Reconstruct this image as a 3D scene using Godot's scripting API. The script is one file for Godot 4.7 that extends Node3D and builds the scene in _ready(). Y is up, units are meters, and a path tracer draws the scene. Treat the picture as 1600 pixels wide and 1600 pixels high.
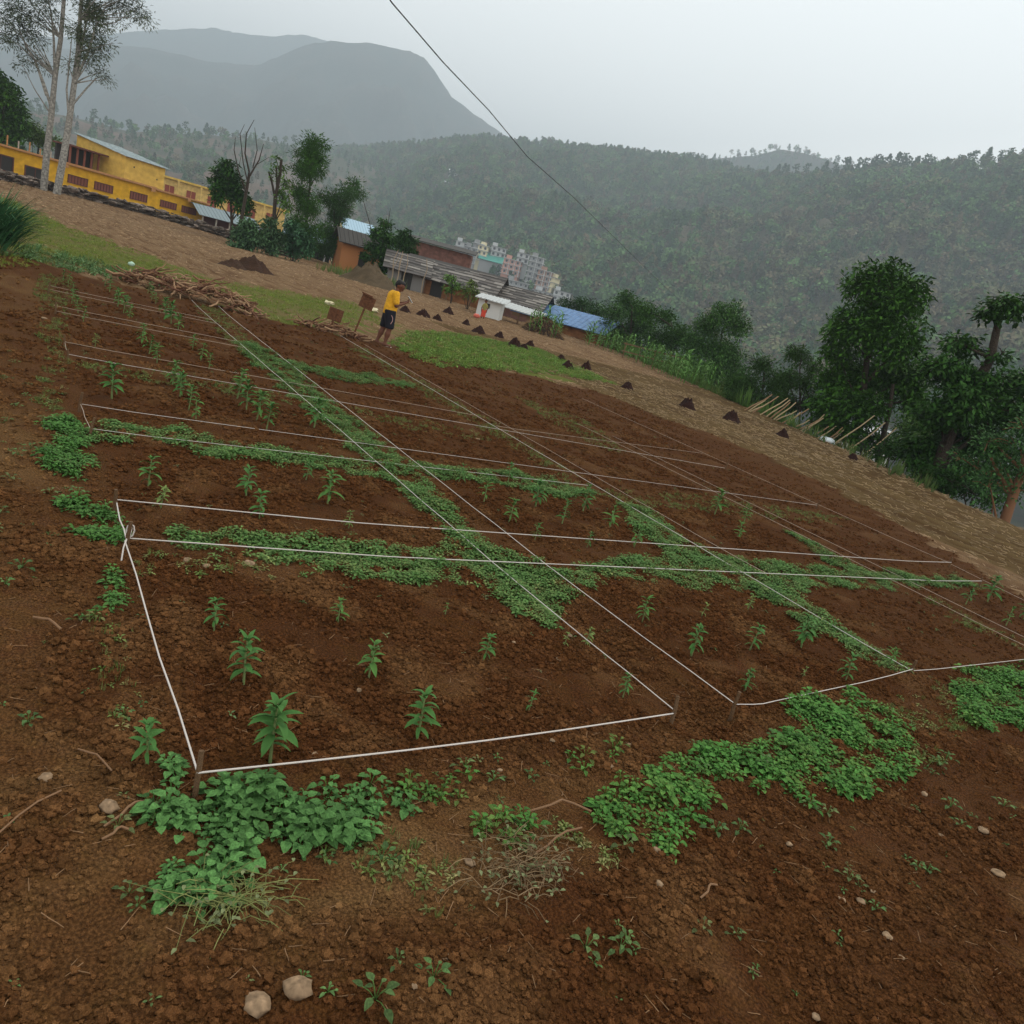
extends Node3D
# A terraced hill field marked out with string into planting plots, seen with a tilted camera:
# weeds in the alleys between the plots, a school and village behind, hazy forested hills beyond.
# World axes follow the plots: +x runs along the plot rows, -z up the field; the field rises to -z and falls to +x.

const GX := -0.02415
const GZ := -0.02664
const EYE := 1.75

var used := {}
var rng := RandomNumberGenerator.new()
var n_big := FastNoiseLite.new()
var n_mid := FastNoiseLite.new()
var n_clod := FastNoiseLite.new()
var n_hill := FastNoiseLite.new()
var turf_polys: Array = []
var s_h := 0.0
var s_c := Color()
var s_bed := 0.0
var leaf_count := 0
var forest_hill := {}
var M := {}

class MB:
	var v := PackedVector3Array()
	var n := PackedVector3Array()
	var c := PackedColorArray()
	var uv := PackedVector2Array()
	var i := PackedInt32Array()
	func vert(p: Vector3, col := Color(1, 1, 1)) -> int:
		v.append(p); c.append(col)
		return v.size() - 1
	func tri(a: int, b: int, d: int) -> void:
		i.append(a); i.append(b); i.append(d)
	func quad(p0: Vector3, p1: Vector3, p2: Vector3, p3: Vector3, col := Color(1, 1, 1)) -> void:
		var k := v.size()
		v.append(p0); v.append(p1); v.append(p2); v.append(p3)
		for q in 4: c.append(col)
		i.append_array(PackedInt32Array([k, k + 1, k + 2, k, k + 2, k + 3]))
	# a box with given half axes
	func box(o: Vector3, hx: Vector3, hy: Vector3, hz: Vector3, col := Color(1, 1, 1)) -> void:
		var a := o - hx - hy - hz; var b := o + hx - hy - hz
		var d := o + hx - hy + hz; var e := o - hx - hy + hz
		var u := hy * 2.0
		quad(a + u, b + u, d + u, e + u, col)
		quad(e, d, b, a, col)
		quad(e + u, d + u, d, e, col)
		quad(b + u, a + u, a, b, col)
		quad(a + u, e + u, e, a, col)
		quad(d + u, b + u, b, d, col)
	func abox(x0: float, y0: float, z0: float, x1: float, y1: float, z1: float, col := Color(1, 1, 1)) -> void:
		box(Vector3((x0 + x1) / 2, (y0 + y1) / 2, (z0 + z1) / 2), Vector3((x1 - x0) / 2, 0, 0), Vector3(0, (y1 - y0) / 2, 0), Vector3(0, 0, (z1 - z0) / 2), col)
	# a tapered tube through points, closed at both ends
	func tube(pts: Array, r0: float, r1: float, sides := 6, col := Color(1, 1, 1)) -> void:
		var m := pts.size(); var first := v.size()
		var side := Vector3(1, 0, 0)
		for k in m:
			var a: Vector3 = pts[maxi(k - 1, 0)]; var b: Vector3 = pts[mini(k + 1, m - 1)]
			var t := (b - a).normalized()
			if absf(t.dot(side)) > 0.9: side = Vector3(0, 0, 1)
			side = (side - t * side.dot(t)).normalized()
			var up := t.cross(side)
			var r := lerpf(r0, r1, float(k) / maxf(m - 1, 1))
			var p: Vector3 = pts[k]
			for s in sides:
				var an := TAU * s / sides
				vert(p + (side * cos(an) + up * sin(an)) * r, col)
		for k in m - 1:
			for s in sides:
				var a := first + k * sides + s; var b := first + k * sides + (s + 1) % sides
				tri(a, b, b + sides); tri(a, b + sides, a + sides)
		var e0 := vert(pts[0], col); var e1 := vert(pts[m - 1], col)
		for s in sides:
			tri(e0, first + (s + 1) % sides, first + s)
			tri(e1, first + (m - 1) * sides + s, first + (m - 1) * sides + (s + 1) % sides)
	# a leaf blade from base along dir, bending down, folded along its midrib
	func blade(base: Vector3, dir: Vector3, up: Vector3, length: float, width: float, droop: float, segs: int, belly: float, col: Color) -> void:
		var d := dir.normalized(); var side := d.cross(up).normalized(); var nn := side.cross(d).normalized()
		var p := base; var first := v.size(); var st := length / segs
		for k in segs + 1:
			var t := float(k) / segs
			var w := width * pow(sin(PI * pow(clampf(t * 0.97 + 0.02, 0, 1), belly)), 0.85) * 0.5
			var lift := nn * w * 0.35
			vert(p - side * w + lift, col); vert(p, col * 0.93); vert(p + side * w + lift, col)
			p += d * st
			d = (d - nn * droop / segs).normalized(); nn = side.cross(d).normalized()
		for k in segs:
			var a := first + k * 3
			tri(a, a + 1, a + 4); tri(a, a + 4, a + 3); tri(a + 1, a + 2, a + 5); tri(a + 1, a + 5, a + 4)
	func add(o, tf: Transform3D, tint := Color(1, 1, 1)) -> void:
		var k := v.size()
		for q in o.v.size():
			v.append(tf * o.v[q]); c.append(o.c[q] * tint)
		for q in o.i: i.append(k + q)
	func mesh(smooth := false) -> ArrayMesh:
		var a := []; a.resize(Mesh.ARRAY_MAX)
		a[Mesh.ARRAY_VERTEX] = v
		a[Mesh.ARRAY_COLOR] = c
		if uv.size() == v.size(): a[Mesh.ARRAY_TEX_UV] = uv
		if smooth:
			if n.size() != v.size():
				n.resize(v.size()); n.fill(Vector3.ZERO)
				for t in range(0, i.size(), 3):
					var p := v[i[t]]
					var f := (v[i[t + 2]] - p).cross(v[i[t + 1]] - p)
					n[i[t]] += f; n[i[t + 1]] += f; n[i[t + 2]] += f
				for q in n.size(): n[q] = n[q].normalized() if n[q].length_squared() > 1e-20 else Vector3.UP
			a[Mesh.ARRAY_NORMAL] = n
		a[Mesh.ARRAY_INDEX] = i
		var m := ArrayMesh.new()
		m.add_surface_from_arrays(Mesh.PRIMITIVE_TRIANGLES, a)
		return m

func uniq(called: String) -> String:
	var k: int = used.get(called, 0)
	used[called] = k + 1
	return called if k == 0 else "%s_%03d" % [called, k]

func tag(o: Node, label: String, category: String, group := "") -> void:
	o.set_meta("label", label)
	o.set_meta("category", category)
	if group != "": o.set_meta("group", group)

# a thing whose children are its parts
func thing(called: String, label: String, category: String, at: Vector3, yaw := 0.0, group := "") -> Node3D:
	var o := Node3D.new(); o.name = uniq(called); add_child(o, true)
	o.position = at; o.rotation.y = yaw
	tag(o, label, category, group)
	return o

func part(called: String, m: Mesh, material: Material, parent: Node, tf := Transform3D()) -> MeshInstance3D:
	var o := MeshInstance3D.new(); o.name = called; o.mesh = m; o.material_override = material; o.transform = tf
	parent.add_child(o, true)
	return o

# a thing that is one mesh
func solid(called: String, m: Mesh, material: Material, label: String, category: String, tf := Transform3D(), group := "") -> MeshInstance3D:
	var o := part(uniq(called), m, material, self, tf)
	tag(o, label, category, group)
	return o

func structure(called: String, m: Mesh, material: Material) -> MeshInstance3D:
	var o := part(uniq(called), m, material, self)
	o.set_meta("kind", "structure")
	return o

func scatter(called: String, m: Mesh, material: Material, tfs: Array, cols: Array, parent: Node) -> MultiMeshInstance3D:
	var mm := MultiMesh.new()
	mm.transform_format = MultiMesh.TRANSFORM_3D
	mm.use_colors = true
	mm.mesh = m
	mm.instance_count = tfs.size()
	for k in tfs.size():
		mm.set_instance_transform(k, tfs[k]); mm.set_instance_color(k, cols[k])
	var o := MultiMeshInstance3D.new(); o.name = called; o.multimesh = mm; o.material_override = material
	parent.add_child(o, true)
	return o

func stuff(called: String, m: Mesh, material: Material, tfs: Array, cols: Array, label: String, category: String) -> void:
	var o := scatter(uniq(called), m, material, tfs, cols, self)
	o.set_meta("kind", "stuff"); tag(o, label, category)

func lin(r: float, g: float, b: float) -> Color:
	return Color(r, g, b).linear_to_srgb()

func mat(col: Color, rough := 0.85, tinted := false) -> StandardMaterial3D:
	var m := StandardMaterial3D.new()
	m.albedo_color = col.linear_to_srgb()
	m.roughness = rough
	m.metallic_specular = 0.3
	m.vertex_color_use_as_albedo = tinted
	m.cull_mode = BaseMaterial3D.CULL_DISABLED
	return m

func leafy(col: Color, through := 0.5, rough := 0.55) -> StandardMaterial3D:
	var m := mat(col, rough, true)
	m.metallic_specular = 0.18
	m.backlight = Color(through * 0.8, through, through * 0.4)
	return m

# seamless grey noise between two values
func noise_tex(seed_: int, freq: float, octaves: int, lo: float, hi: float, size: int, kind := FastNoiseLite.TYPE_SIMPLEX_SMOOTH) -> ImageTexture:
	var f := FastNoiseLite.new(); f.seed = seed_; f.frequency = freq; f.noise_type = kind
	f.fractal_octaves = octaves; f.fractal_type = FastNoiseLite.FRACTAL_FBM
	var gain := maxf(hi, 1.0)
	lo /= gain; hi /= gain
	var im := f.get_seamless_image(size, size)
	im.convert(Image.FORMAT_L8)
	var d := im.get_data()
	for k in d.size():
		d[k] = int(255.0 * lerpf(lo, hi, d[k] / 255.0))
	var out := Image.create_from_data(size, size, false, Image.FORMAT_L8, d)
	out.convert(Image.FORMAT_RGB8)
	var tex := ImageTexture.create_from_image(out)
	tex.set_meta("gain", gain)
	return tex

func grained(m: StandardMaterial3D, grain: Texture2D, bump: Texture2D, metres: float, relief_cm: float) -> StandardMaterial3D:
	m.uv1_triplanar = true; m.uv1_world_triplanar = true
	m.uv1_scale = Vector3.ONE / metres
	m.albedo_texture = grain
	var g: float = grain.get_meta("gain")
	m.albedo_color = (m.albedo_color.srgb_to_linear() * g).linear_to_srgb()
	if bump:
		m.heightmap_enabled = true; m.heightmap_texture = bump; m.heightmap_scale = relief_cm
	return m

# ---------------------------------------------------------------- places, in metres
const WEEDS = {
	"broad": [
		[0.45, -2.13, 0.52, -2.13, 0.59, -2.04, 0.68, -2.02, 0.83, -2.04, 0.96, -2.06, 1.14, -2.04, 1.24, -1.99, 1.26, -1.87, 1.15, -1.83, 1.00, -1.83, 0.88, -1.80, 0.81, -1.91, 0.73, -1.87, 0.71, -1.77, 0.65, -1.72, 0.60, -1.67, 0.52, -1.66, 0.47, -1.71, 0.44, -1.81, 0.46, -1.93, 0.49, -2.04],
	],
	"dense": [
		[1.93, -1.63, 2.02, -1.74, 2.31, -1.81, 2.63, -1.90, 2.93, -1.97, 3.24, -1.95, 3.56, -1.95, 3.75, -2.10, 3.85, -2.24, 4.02, -2.26, 4.12, -2.15, 4.53, -2.24, 4.42, -2.08, 4.54, -1.93, 4.24, -1.68, 3.97, -1.56, 3.34, -1.45, 3.05, -1.50, 3.05, -1.60, 2.56, -1.56, 2.30, -1.56, 2.14, -1.47, 2.00, -1.45, 2.04, -1.56],
		[6.05, -2.29, 7.25, -2.33, 9.36, -2.29, 7.31, -1.63, 5.74, -1.69, 5.13, -1.75, 5.25, -1.97],
		[1.55, -1.77, 1.73, -1.79, 1.77, -1.69, 1.70, -1.61, 1.52, -1.63, 1.45, -1.71],
		[2.12, -1.99, 2.32, -2.04, 2.31, -1.96, 2.17, -1.88, 2.01, -1.89],
		[1.49, -2.01, 1.62, -2.02, 1.59, -1.95, 1.47, -1.85, 1.40, -1.89],
		[1.32, -2.05, 1.42, -2.03, 1.40, -1.90, 1.32, -1.80, 1.25, -1.84],
		[2.63, -2.05, 2.74, -2.03, 2.67, -1.94, 2.58, -1.94],
		[0.45, -3.55, 0.53, -3.72, 0.54, -3.46, 0.51, -3.14, 0.45, -3.09, 0.43, -3.34],
		[0.36, -4.45, 0.53, -4.54, 0.62, -4.28, 0.64, -4.03, 0.55, -3.90, 0.41, -4.08],
		[0.41, -6.16, 0.59, -6.18, 0.58, -5.72, 0.50, -4.89, 0.34, -4.95],
		[1.86, -3.91, 2.36, -4.05, 2.95, -4.22, 3.28, -3.78, 4.39, -4.14, 5.65, -4.28, 7.10, -4.15, 9.64, -4.07, 9.87, -3.95, 6.55, -3.77, 5.37, -3.67, 4.06, -3.77, 3.34, -3.64, 2.87, -3.36, 2.74, -3.09, 2.63, -3.36, 2.62, -3.65, 2.07, -3.63, 1.78, -3.69],
		[0.97, -4.14, 1.41, -4.13, 1.34, -3.81, 1.01, -3.83],
		[1.49, -4.14, 1.87, -4.14, 1.76, -3.76, 1.45, -3.70],
		[1.89, -4.05, 2.33, -4.09, 2.16, -3.69, 1.77, -3.67],
		[2.88, -4.10, 3.05, -4.02, 3.28, -3.78, 2.87, -3.28, 2.86, -3.80, 2.80, -4.54, 2.78, -5.17, 2.81, -5.77, 2.72, -6.82, 2.77, -8.25, 2.71, -10.66, 3.07, -11.43, 3.24, -9.80, 3.10, -7.92, 3.18, -6.82, 3.07, -5.53, 2.97, -4.44],
		[0.61, -5.87, 0.88, -6.16, 1.47, -6.13, 2.00, -6.01, 2.63, -5.91, 2.62, -5.59, 2.09, -5.64, 1.47, -5.69, 1.00, -5.78, 0.61, -5.70],
		[2.91, -6.00, 3.59, -6.05, 4.80, -6.16, 5.32, -5.92, 4.63, -5.57, 4.04, -5.83, 3.40, -5.82],
		[5.29, -3.66, 5.69, -3.68, 5.53, -3.07, 5.49, -2.49, 5.25, -2.42, 5.11, -2.87],
		[5.53, -4.17, 5.41, -4.72, 5.71, -5.46, 5.45, -5.48, 5.36, -5.63, 4.97, -4.70, 4.94, -4.08],
		[3.30, -10.28, 4.33, -10.34, 5.24, -10.53, 5.04, -10.09, 4.07, -9.65, 3.41, -9.79],
		[7.80, -5.17, 7.72, -4.66, 7.70, -4.24, 7.90, -3.90, 7.45, -3.93, 7.44, -4.63],
	],
	"sparse": [
		[4.82, -2.10, 6.05, -2.29, 5.13, -1.75, 4.28, -1.59, 4.25, -1.70],
		[1.02, -1.83, 1.24, -1.81, 1.45, -1.64, 1.26, -1.40, 1.05, -1.39, 0.96, -1.58],
		[1.80, -1.71, 1.91, -1.62, 1.96, -1.45, 1.79, -1.43, 1.71, -1.54],
		[0.62, -3.87, 1.29, -3.78, 1.24, -3.59, 0.60, -3.62],
		[0.91, -4.19, 1.40, -4.17, 1.94, -4.10, 1.84, -3.86, 1.32, -3.86, 0.90, -3.94],
		[0.54, -13.76, 0.96, -13.82, 0.48, -6.45, 0.36, -6.38],
		[2.73, -13.94, 3.31, -14.71, 3.12, -11.26, 2.68, -10.51],
		[5.43, -5.95, 7.45, -6.32, 10.51, -6.27, 9.62, -5.78, 6.77, -5.67, 5.32, -5.59],
		[5.45, -6.09, 5.56, -7.13, 5.72, -10.17, 5.54, -13.47, 5.10, -12.79, 5.10, -9.36, 5.10, -6.59, 5.15, -5.88],
		[3.13, -7.99, 3.76, -8.02, 4.88, -7.84, 4.97, -7.45, 3.66, -7.43],
		[0.59, -8.05, 1.42, -8.31, 2.58, -8.08, 2.93, -7.82, 2.22, -7.71, 1.27, -7.70, 0.60, -7.69],
		[8.04, -3.69, 8.09, -2.68, 7.68, -2.51, 7.54, -3.03],
		[7.69, -11.41, 8.43, -10.03, 7.69, -8.06, 7.15, -7.86, 7.13, -9.19],
		[0.44, -3.14, 0.56, -3.11, 0.50, -2.53, 0.39, -2.58],
		[0.42, -2.50, 0.56, -2.48, 0.55, -2.19, 0.42, -2.21],
	],
	"turf": [
		[6.72, -14.72, 8.78, -18.26, 11.35, -21.01, 16.44, -23.49, 15.22, -17.47, 11.88, -16.14, 8.65, -13.99, 6.83, -12.84, 6.56, -13.40],
		[-0.22, -12.99, -0.79, -37.04, 0.39, -35.23, 1.53, -26.16, 4.17, -19.54, 6.79, -21.66, 10.02, -23.98, 8.31, -18.75, 6.25, -16.10, 4.74, -14.41, 3.95, -14.12, 3.69, -17.15, 1.91, -16.09, 0.95, -15.28],
	],
}
const CROPS = [
	[0.87, -3.10, 0.15], [0.89, -2.66, 0.20], [0.87, -2.19, 0.23], [1.46, -3.15, 0.12], [1.43, -2.67, 0.17], [1.46, -2.23, 0.20], [2.07, -2.75, 0.14], [2.07, -2.33, 0.10], [2.66, -2.86, 0.08], [2.67, -2.36, 0.12], [2.10, -3.23, 0.06],
	[3.52, -3.15, 0.16], [3.54, -2.72, 0.20], [3.60, -2.34, 0.14], [4.17, -3.23, 0.10], [4.14, -2.76, 0.18], [4.69, -3.26, 0.12], [4.71, -2.77, 0.24], [4.25, -2.42, 0.07], [4.66, -2.37, 0.18], [2.82, -2.87, 0.12], [5.34, -2.47, 0.14],
	[0.84, -4.85, 0.19], [0.85, -4.45, 0.12], [1.42, -4.82, 0.20], [1.42, -4.48, 0.17], [1.97, -5.29, 0.15], [1.98, -4.83, 0.24], [2.00, -4.45, 0.12],
	[3.51, -5.70, 0.18], [3.47, -5.17, 0.20], [3.46, -4.74, 0.19], [4.02, -5.18, 0.24], [3.53, -4.45, 0.13], [4.07, -4.83, 0.20], [4.61, -5.23, 0.26], [4.01, -4.38, 0.13], [4.56, -4.77, 0.21], [4.59, -4.45, 0.20], [4.17, -5.89, 0.19],
	[6.85, -5.59, 0.29], [7.08, -5.35, 0.22], [6.44, -4.87, 0.17], [8.39, -3.41, 0.20], [9.03, -3.48, 0.29], [8.44, -3.01, 0.19], [9.07, -3.11, 0.24],
	[0.48, -2.22, 0.15],
	[0.84, -6.89, 0.28], [1.43, -7.71, 0.24], [1.42, -7.25, 0.23], [1.43, -6.87, 0.21], [1.43, -6.56, 0.18], [2.00, -7.58, 0.28], [1.99, -7.17, 0.28], [2.00, -6.84, 0.26], [2.02, -6.58, 0.23], [2.56, -6.91, 0.27],
	[1.41, -9.59, 0.22], [1.42, -9.10, 0.21], [1.43, -8.63, 0.20], [2.01, -9.90, 0.17], [1.99, -9.30, 0.19], [1.97, -8.76, 0.17], [0.88, -8.86, 0.12],
	[0.83, -11.48, 0.18], [0.86, -10.83, 0.20], [0.88, -10.32, 0.16], [1.42, -12.06, 0.23], [1.43, -11.49, 0.23], [1.45, -11.11, 0.18], [2.03, -12.03, 0.27], [2.02, -11.50, 0.28], [2.03, -11.02, 0.22],
	[0.84, -13.49, 0.17], [0.87, -12.93, 0.18], [0.90, -12.39, 0.16], [1.42, -13.79, 0.18], [1.44, -13.33, 0.19], [1.47, -12.89, 0.17], [2.08, -14.16, 0.19], [2.07, -13.64, 0.20], [2.07, -13.22, 0.16],
]
const STONES = [
	[0.88, -3.81, 0.050], [1.18, -3.75, 0.064], [0.96, -3.72, 0.042], [0.60, -1.31, 0.068], [0.21, -2.23, 0.042], [0.70, -1.32, 0.076], [4.71, -7.46, 0.045], [0.47, -9.91, 0.067], [3.85, -1.39, 0.037], [3.59, -0.92, 0.048], [2.68, -0.89, 0.039], [2.73, -1.03, 0.034], [2.65, -1.06, 0.028], [2.87, -1.06, 0.027], [2.06, -1.45, 0.036], [1.36, -1.60, 0.032], [1.10, -1.29, 0.024], [0.97, -1.22, 0.018], [2.09, -0.77, 0.029], [3.63, -1.18, 0.028], [0.36, -2.06, 0.059], [3.96, -1.14, 0.053], [2.79, -2.98, 0.030], [1.35, -2.58, 0.025], [2.52, -2.72, 0.027], [2.05, -2.11, 0.026], [2.20, -1.89, 0.025], [1.72, -2.00, 0.021], [1.03, -2.19, 0.022], [1.94, -1.31, 0.029], [2.41, -2.01, 0.024], [2.69, -1.33, 0.029], [2.36, -2.92, 0.024], [2.66, -0.82, 0.028]
]
const TREES = {
	"big": [26.36, -16.31, -58, [[0.17, 0.03, 0.00, -0.15, -0.29, 2.18, -0.70, 3.97, -1.09, 5.72, -1.25, 6.81], [0.12, 0.05, 0.98, -0.20, 0.72, 1.52, 0.61, 2.45, 0.41, 3.33], [0.07, 0.02, -0.29, 2.18, -1.32, 2.86, -1.87, 3.43], [0.08, 0.02, -0.50, 3.08, 0.01, 4.16, 0.11, 5.10]],
		[[-0.94, 6.84, 0.81], [-0.08, 6.51, 0.71], [-1.63, 6.33, 0.98], [-0.39, 5.89, 1.25], [-1.34, 4.86, 1.36], [0.06, 4.63, 1.25], [-1.74, 3.75, 0.76], [-0.78, 3.25, 1.41], [0.51, 3.36, 1.25], [-0.99, 2.23, 0.92], [-0.09, 2.24, 0.92], [0.83, 3.68, 0.81], [-1.70, 2.75, 0.71], [-0.64, 5.37, 0.81], [1.32, 2.89, 0.60], [-1.92, 4.60, 0.65], [-0.33, 1.32, 0.81], [-1.08, 1.47, 0.76], [0.64, 1.25, 0.65], [-1.55, 1.82, 0.65]]],
	"big2": [23.73, -11.80, -64, [[0.2, 0.08, 0.00, -0.15, -0.13, 1.72, -0.12, 2.91, 0.02, 3.91, 0.11, 4.50, -0.02, 5.22, -0.11, 5.75], [0.1, 0.03, -0.12, 1.92, -0.41, 3.22, -0.67, 4.31], [0.08, 0.03, -0.03, 0.94, 0.26, 1.84, 0.95, 3.22]],
		[[-0.71, 4.77, 0.51], [-0.83, 3.88, 0.88], [0.13, 3.85, 0.88], [-0.16, 3.00, 1.07], [0.77, 3.26, 0.79], [-0.67, 2.55, 0.79], [0.37, 2.27, 1.07], [-0.10, 1.62, 0.93], [-0.05, 5.94, 0.56], [0.22, 6.09, 0.46], [-0.27, 5.77, 0.35], [0.34, 4.66, 0.28], [-0.95, 4.71, 0.32], [-0.77, 1.72, 0.56], [0.08, 0.87, 0.70], [1.14, 4.03, 0.79], [1.46, 3.18, 0.70], [-0.34, 1.04, 0.60], [0.41, 1.05, 0.65], [-0.75, 1.27, 0.46], [1.00, 1.32, 0.65], [1.18, 2.13, 0.70]]],
	"light": [21.81, -8.75, -68, [[0.14, 0.07, -0.00, -0.15, -0.11, 1.20, -0.14, 1.88, -0.25, 2.45], [0.06, 0.03, -0.11, 1.20, -0.61, 1.64, -0.98, 2.04]],
		[[-1.10, 2.35, 0.53], [-0.44, 2.39, 0.62], [-1.11, 1.56, 0.53], [-0.57, 1.74, 0.62], [-0.48, 2.88, 0.53], [-0.69, 1.26, 0.49], [-1.54, 1.68, 0.37], [-0.16, 1.31, 0.45], [-0.47, 0.84, 0.33], [-0.02, 1.84, 0.49]]],
	"treeD": [34.47, -30.46, -49, [[0.14, 0.04, 0.00, -0.15, -0.52, 1.99, -0.96, 4.07]],
		[[-0.97, 4.90, 1.21], [-1.83, 4.14, 1.13], [-0.11, 4.47, 0.81], [-1.08, 2.95, 1.37], [-2.22, 3.02, 0.89], [-0.13, 2.83, 1.13], [-0.48, 1.62, 1.29], [-1.62, 1.69, 1.01], [0.54, 1.90, 0.81]]],
	"treeC": [33.92, -33.96, -45, [[0.12, 0.04, -0.00, -0.15, -0.44, 1.43, -0.91, 3.24]],
		[[-1.41, 3.57, 0.84], [-2.51, 3.60, 0.84], [-0.29, 2.71, 1.18], [-1.37, 2.16, 1.26], [0.54, 1.30, 1.09], [-1.41, 0.98, 1.01], [-0.15, 0.72, 1.01]]],
	"treeB": [33.93, -38.07, -42, [[0.12, 0.04, -0.00, -0.15, -0.37, 1.25, -0.81, 3.18]],
		[[-1.44, 3.51, 0.80], [-0.59, 3.04, 1.16], [-1.69, 2.48, 0.98], [0.10, 2.11, 1.16], [-0.70, 1.37, 1.07], [-1.91, 1.48, 0.80], [-0.00, 0.72, 0.98]]],
	"treeA": [35.02, -44.97, -38, [[0.1, 0.03, -0.00, -0.15, -0.28, 0.67, -0.55, 1.98]],
		[[-0.66, 2.04, 0.90], [-1.81, 1.75, 0.80], [0.48, 1.69, 1.10], [-0.54, 1.07, 1.00], [-1.67, 0.87, 0.60], [0.97, 0.76, 0.80]]],
	"shrubA": [26.29, -20.76, -52, [[0.05, 0.02, 0.00, -0.15, -0.25, 0.98, -0.49, 2.11]],
		[[-0.59, 2.17, 0.53], [-0.91, 1.39, 0.59], [0.12, 1.61, 0.59], [-0.33, 0.82, 0.64], [-1.33, 1.22, 0.59], [-1.14, 0.45, 0.53], [0.43, 0.90, 0.53]]],
	"shrubB": [26.53, -18.77, -55, [[0.05, 0.02, 0.00, -0.15, -0.40, 1.29, -0.96, 2.93], [0.04, 0.02, 0.49, -0.20, 0.08, 1.17, -0.37, 2.07]],
		[[-1.12, 3.27, 0.63], [-1.24, 2.30, 0.63], [-0.56, 2.35, 0.57], [-0.09, 1.69, 0.51], [-0.69, 1.41, 0.63], [-1.13, 1.60, 0.46], [-0.47, 2.94, 0.40]]],
	"bushR": [23.53, -13.24, -61, [[0.05, 0.02, -0.00, -0.15, -0.15, 1.00]],
		[[-0.19, 0.99, 0.43], [-0.37, 0.68, 0.33], [0.15, 0.84, 0.33]]],
	"bushR2": [26.43, -14.18, -62, [[0.05, 0.02, -0.00, -0.15, -0.30, 2.06]],
		[[-0.47, 2.24, 0.63], [-0.09, 1.90, 0.53], [-0.47, 1.66, 0.42]]],
	"hedgeR": [22.39, -9.94, -66, [[0.05, 0.02, 0.00, -0.15, -0.09, 0.84]],
		[[-0.46, 0.87, 0.39], [-0.11, 0.80, 0.34], [0.22, 0.77, 0.30], [-0.75, 0.99, 0.34]]],
	"bushE1": [31.20, -28.11, -48, [[0.05, 0.02, 0.00, -0.15, -0.24, 0.57]],
		[[-1.03, 0.70, 0.81], [0.03, 0.57, 0.81], [0.87, 0.60, 0.74], [-1.71, 0.68, 0.66]]],
	"bushE2": [27.91, -22.74, -51, [[0.05, 0.02, 0.00, -0.15, -0.17, 0.35]],
		[[-0.43, 0.63, 0.57], [0.38, 0.51, 0.50], [-1.01, 0.64, 0.50], [1.05, 0.46, 0.44]]],
	"bushE3": [27.50, -18.24, -56, [[0.05, 0.02, 0.00, -0.15, -0.21, 1.00]],
		[[-0.26, 1.16, 0.52], [-0.67, 1.04, 0.43], [0.25, 0.74, 0.43]]],
	"bushE4": [23.11, -13.96, -59, [[0.05, 0.02, 0.00, -0.15, -0.10, 0.41]],
		[[-0.11, 0.40, 0.28], [0.22, 0.29, 0.28]]],
	"bushE5": [22.27, -11.37, -63, [[0.05, 0.02, 0.00, -0.15, -0.16, 0.54]],
		[[-0.25, 0.55, 0.39], [0.14, 0.45, 0.39], [0.53, 0.29, 0.35]]],
	"bushE6": [33.91, -17.16, -63, [[0.08, 0.03, 0.00, -0.15, -0.28, 2.50]],
		[[-1.55, 3.84, 0.86], [-0.91, 3.17, 0.86], [-1.32, 2.46, 0.86], [2.96, 2.41, 1.13], [2.51, 1.69, 0.86]]],
	"round": [11.89, -51.65, -13, [[0.12, 0.05, 0.00, -0.15, -0.17, 1.27, -0.42, 2.52]],
		[[-0.96, 3.77, 0.83], [-0.32, 3.36, 0.74], [-1.00, 2.73, 0.70], [0.02, 2.56, 0.83], [-1.30, 3.09, 0.46], [-0.84, 4.24, 0.46], [0.55, 2.22, 0.56], [-1.12, 2.32, 0.46]]],
	"tall": [17.60, -55.27, -18, [[0.12, 0.03, 0.00, -0.15, -0.26, 2.24, -0.42, 4.72, -0.52, 6.74], [0.07, 0.03, -1.04, -0.20, -0.92, 2.07, -0.78, 3.79]],
		[[-0.64, 7.43, 0.71], [-0.82, 6.57, 0.91], [-0.81, 5.51, 1.02], [-0.18, 6.51, 0.66], [0.17, 7.42, 0.30], [-0.92, 4.16, 0.81], [-0.27, 3.30, 1.02], [-0.79, 2.10, 0.81], [0.26, 1.74, 0.91], [-0.14, 0.77, 0.91], [0.08, 5.76, 0.41]]],
	"mid": [20.22, -56.49, -20, [[0.1, 0.03, 0.00, -0.15, -0.22, 2.01, -0.17, 4.23]],
		[[0.42, 5.88, 0.42], [0.00, 4.98, 0.79], [-0.79, 4.42, 0.79], [-1.59, 4.38, 0.47], [-0.47, 3.36, 0.84], [-0.85, 2.20, 0.89], [-0.24, 1.33, 0.95], [0.85, 5.30, 0.42], [0.08, 4.08, 0.63], [-0.81, 0.96, 0.74]]],
	"pointed": [21.11, -49.70, -23, [[0.08, 0.02, 0.00, -0.15, -0.24, 1.61, -0.54, 3.77], [0.035, 0.015, -0.72, 1.49, -1.38, 3.35, -2.03, 4.58], [0.03, 0.012, -0.19, 2.03, -0.26, 3.64, -0.30, 4.64]],
		[[-0.44, 3.68, 0.43], [-0.79, 2.90, 0.66], [-0.05, 2.80, 0.66], [-0.83, 2.07, 0.66], [-0.15, 1.84, 0.76], [-1.12, 1.38, 0.47], [0.31, 2.08, 0.38], [-0.17, 0.88, 0.66]]],
	"round2": [23.36, -50.89, -25, [[0.08, 0.03, 0.00, -0.15, -0.26, 1.61, -0.52, 2.83]],
		[[-0.64, 3.22, 0.59], [-0.14, 2.93, 0.59], [-0.88, 2.65, 0.59], [-0.28, 2.12, 0.69], [-0.89, 1.88, 0.39], [0.14, 2.23, 0.39], [-0.32, 1.25, 0.59]]],
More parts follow.
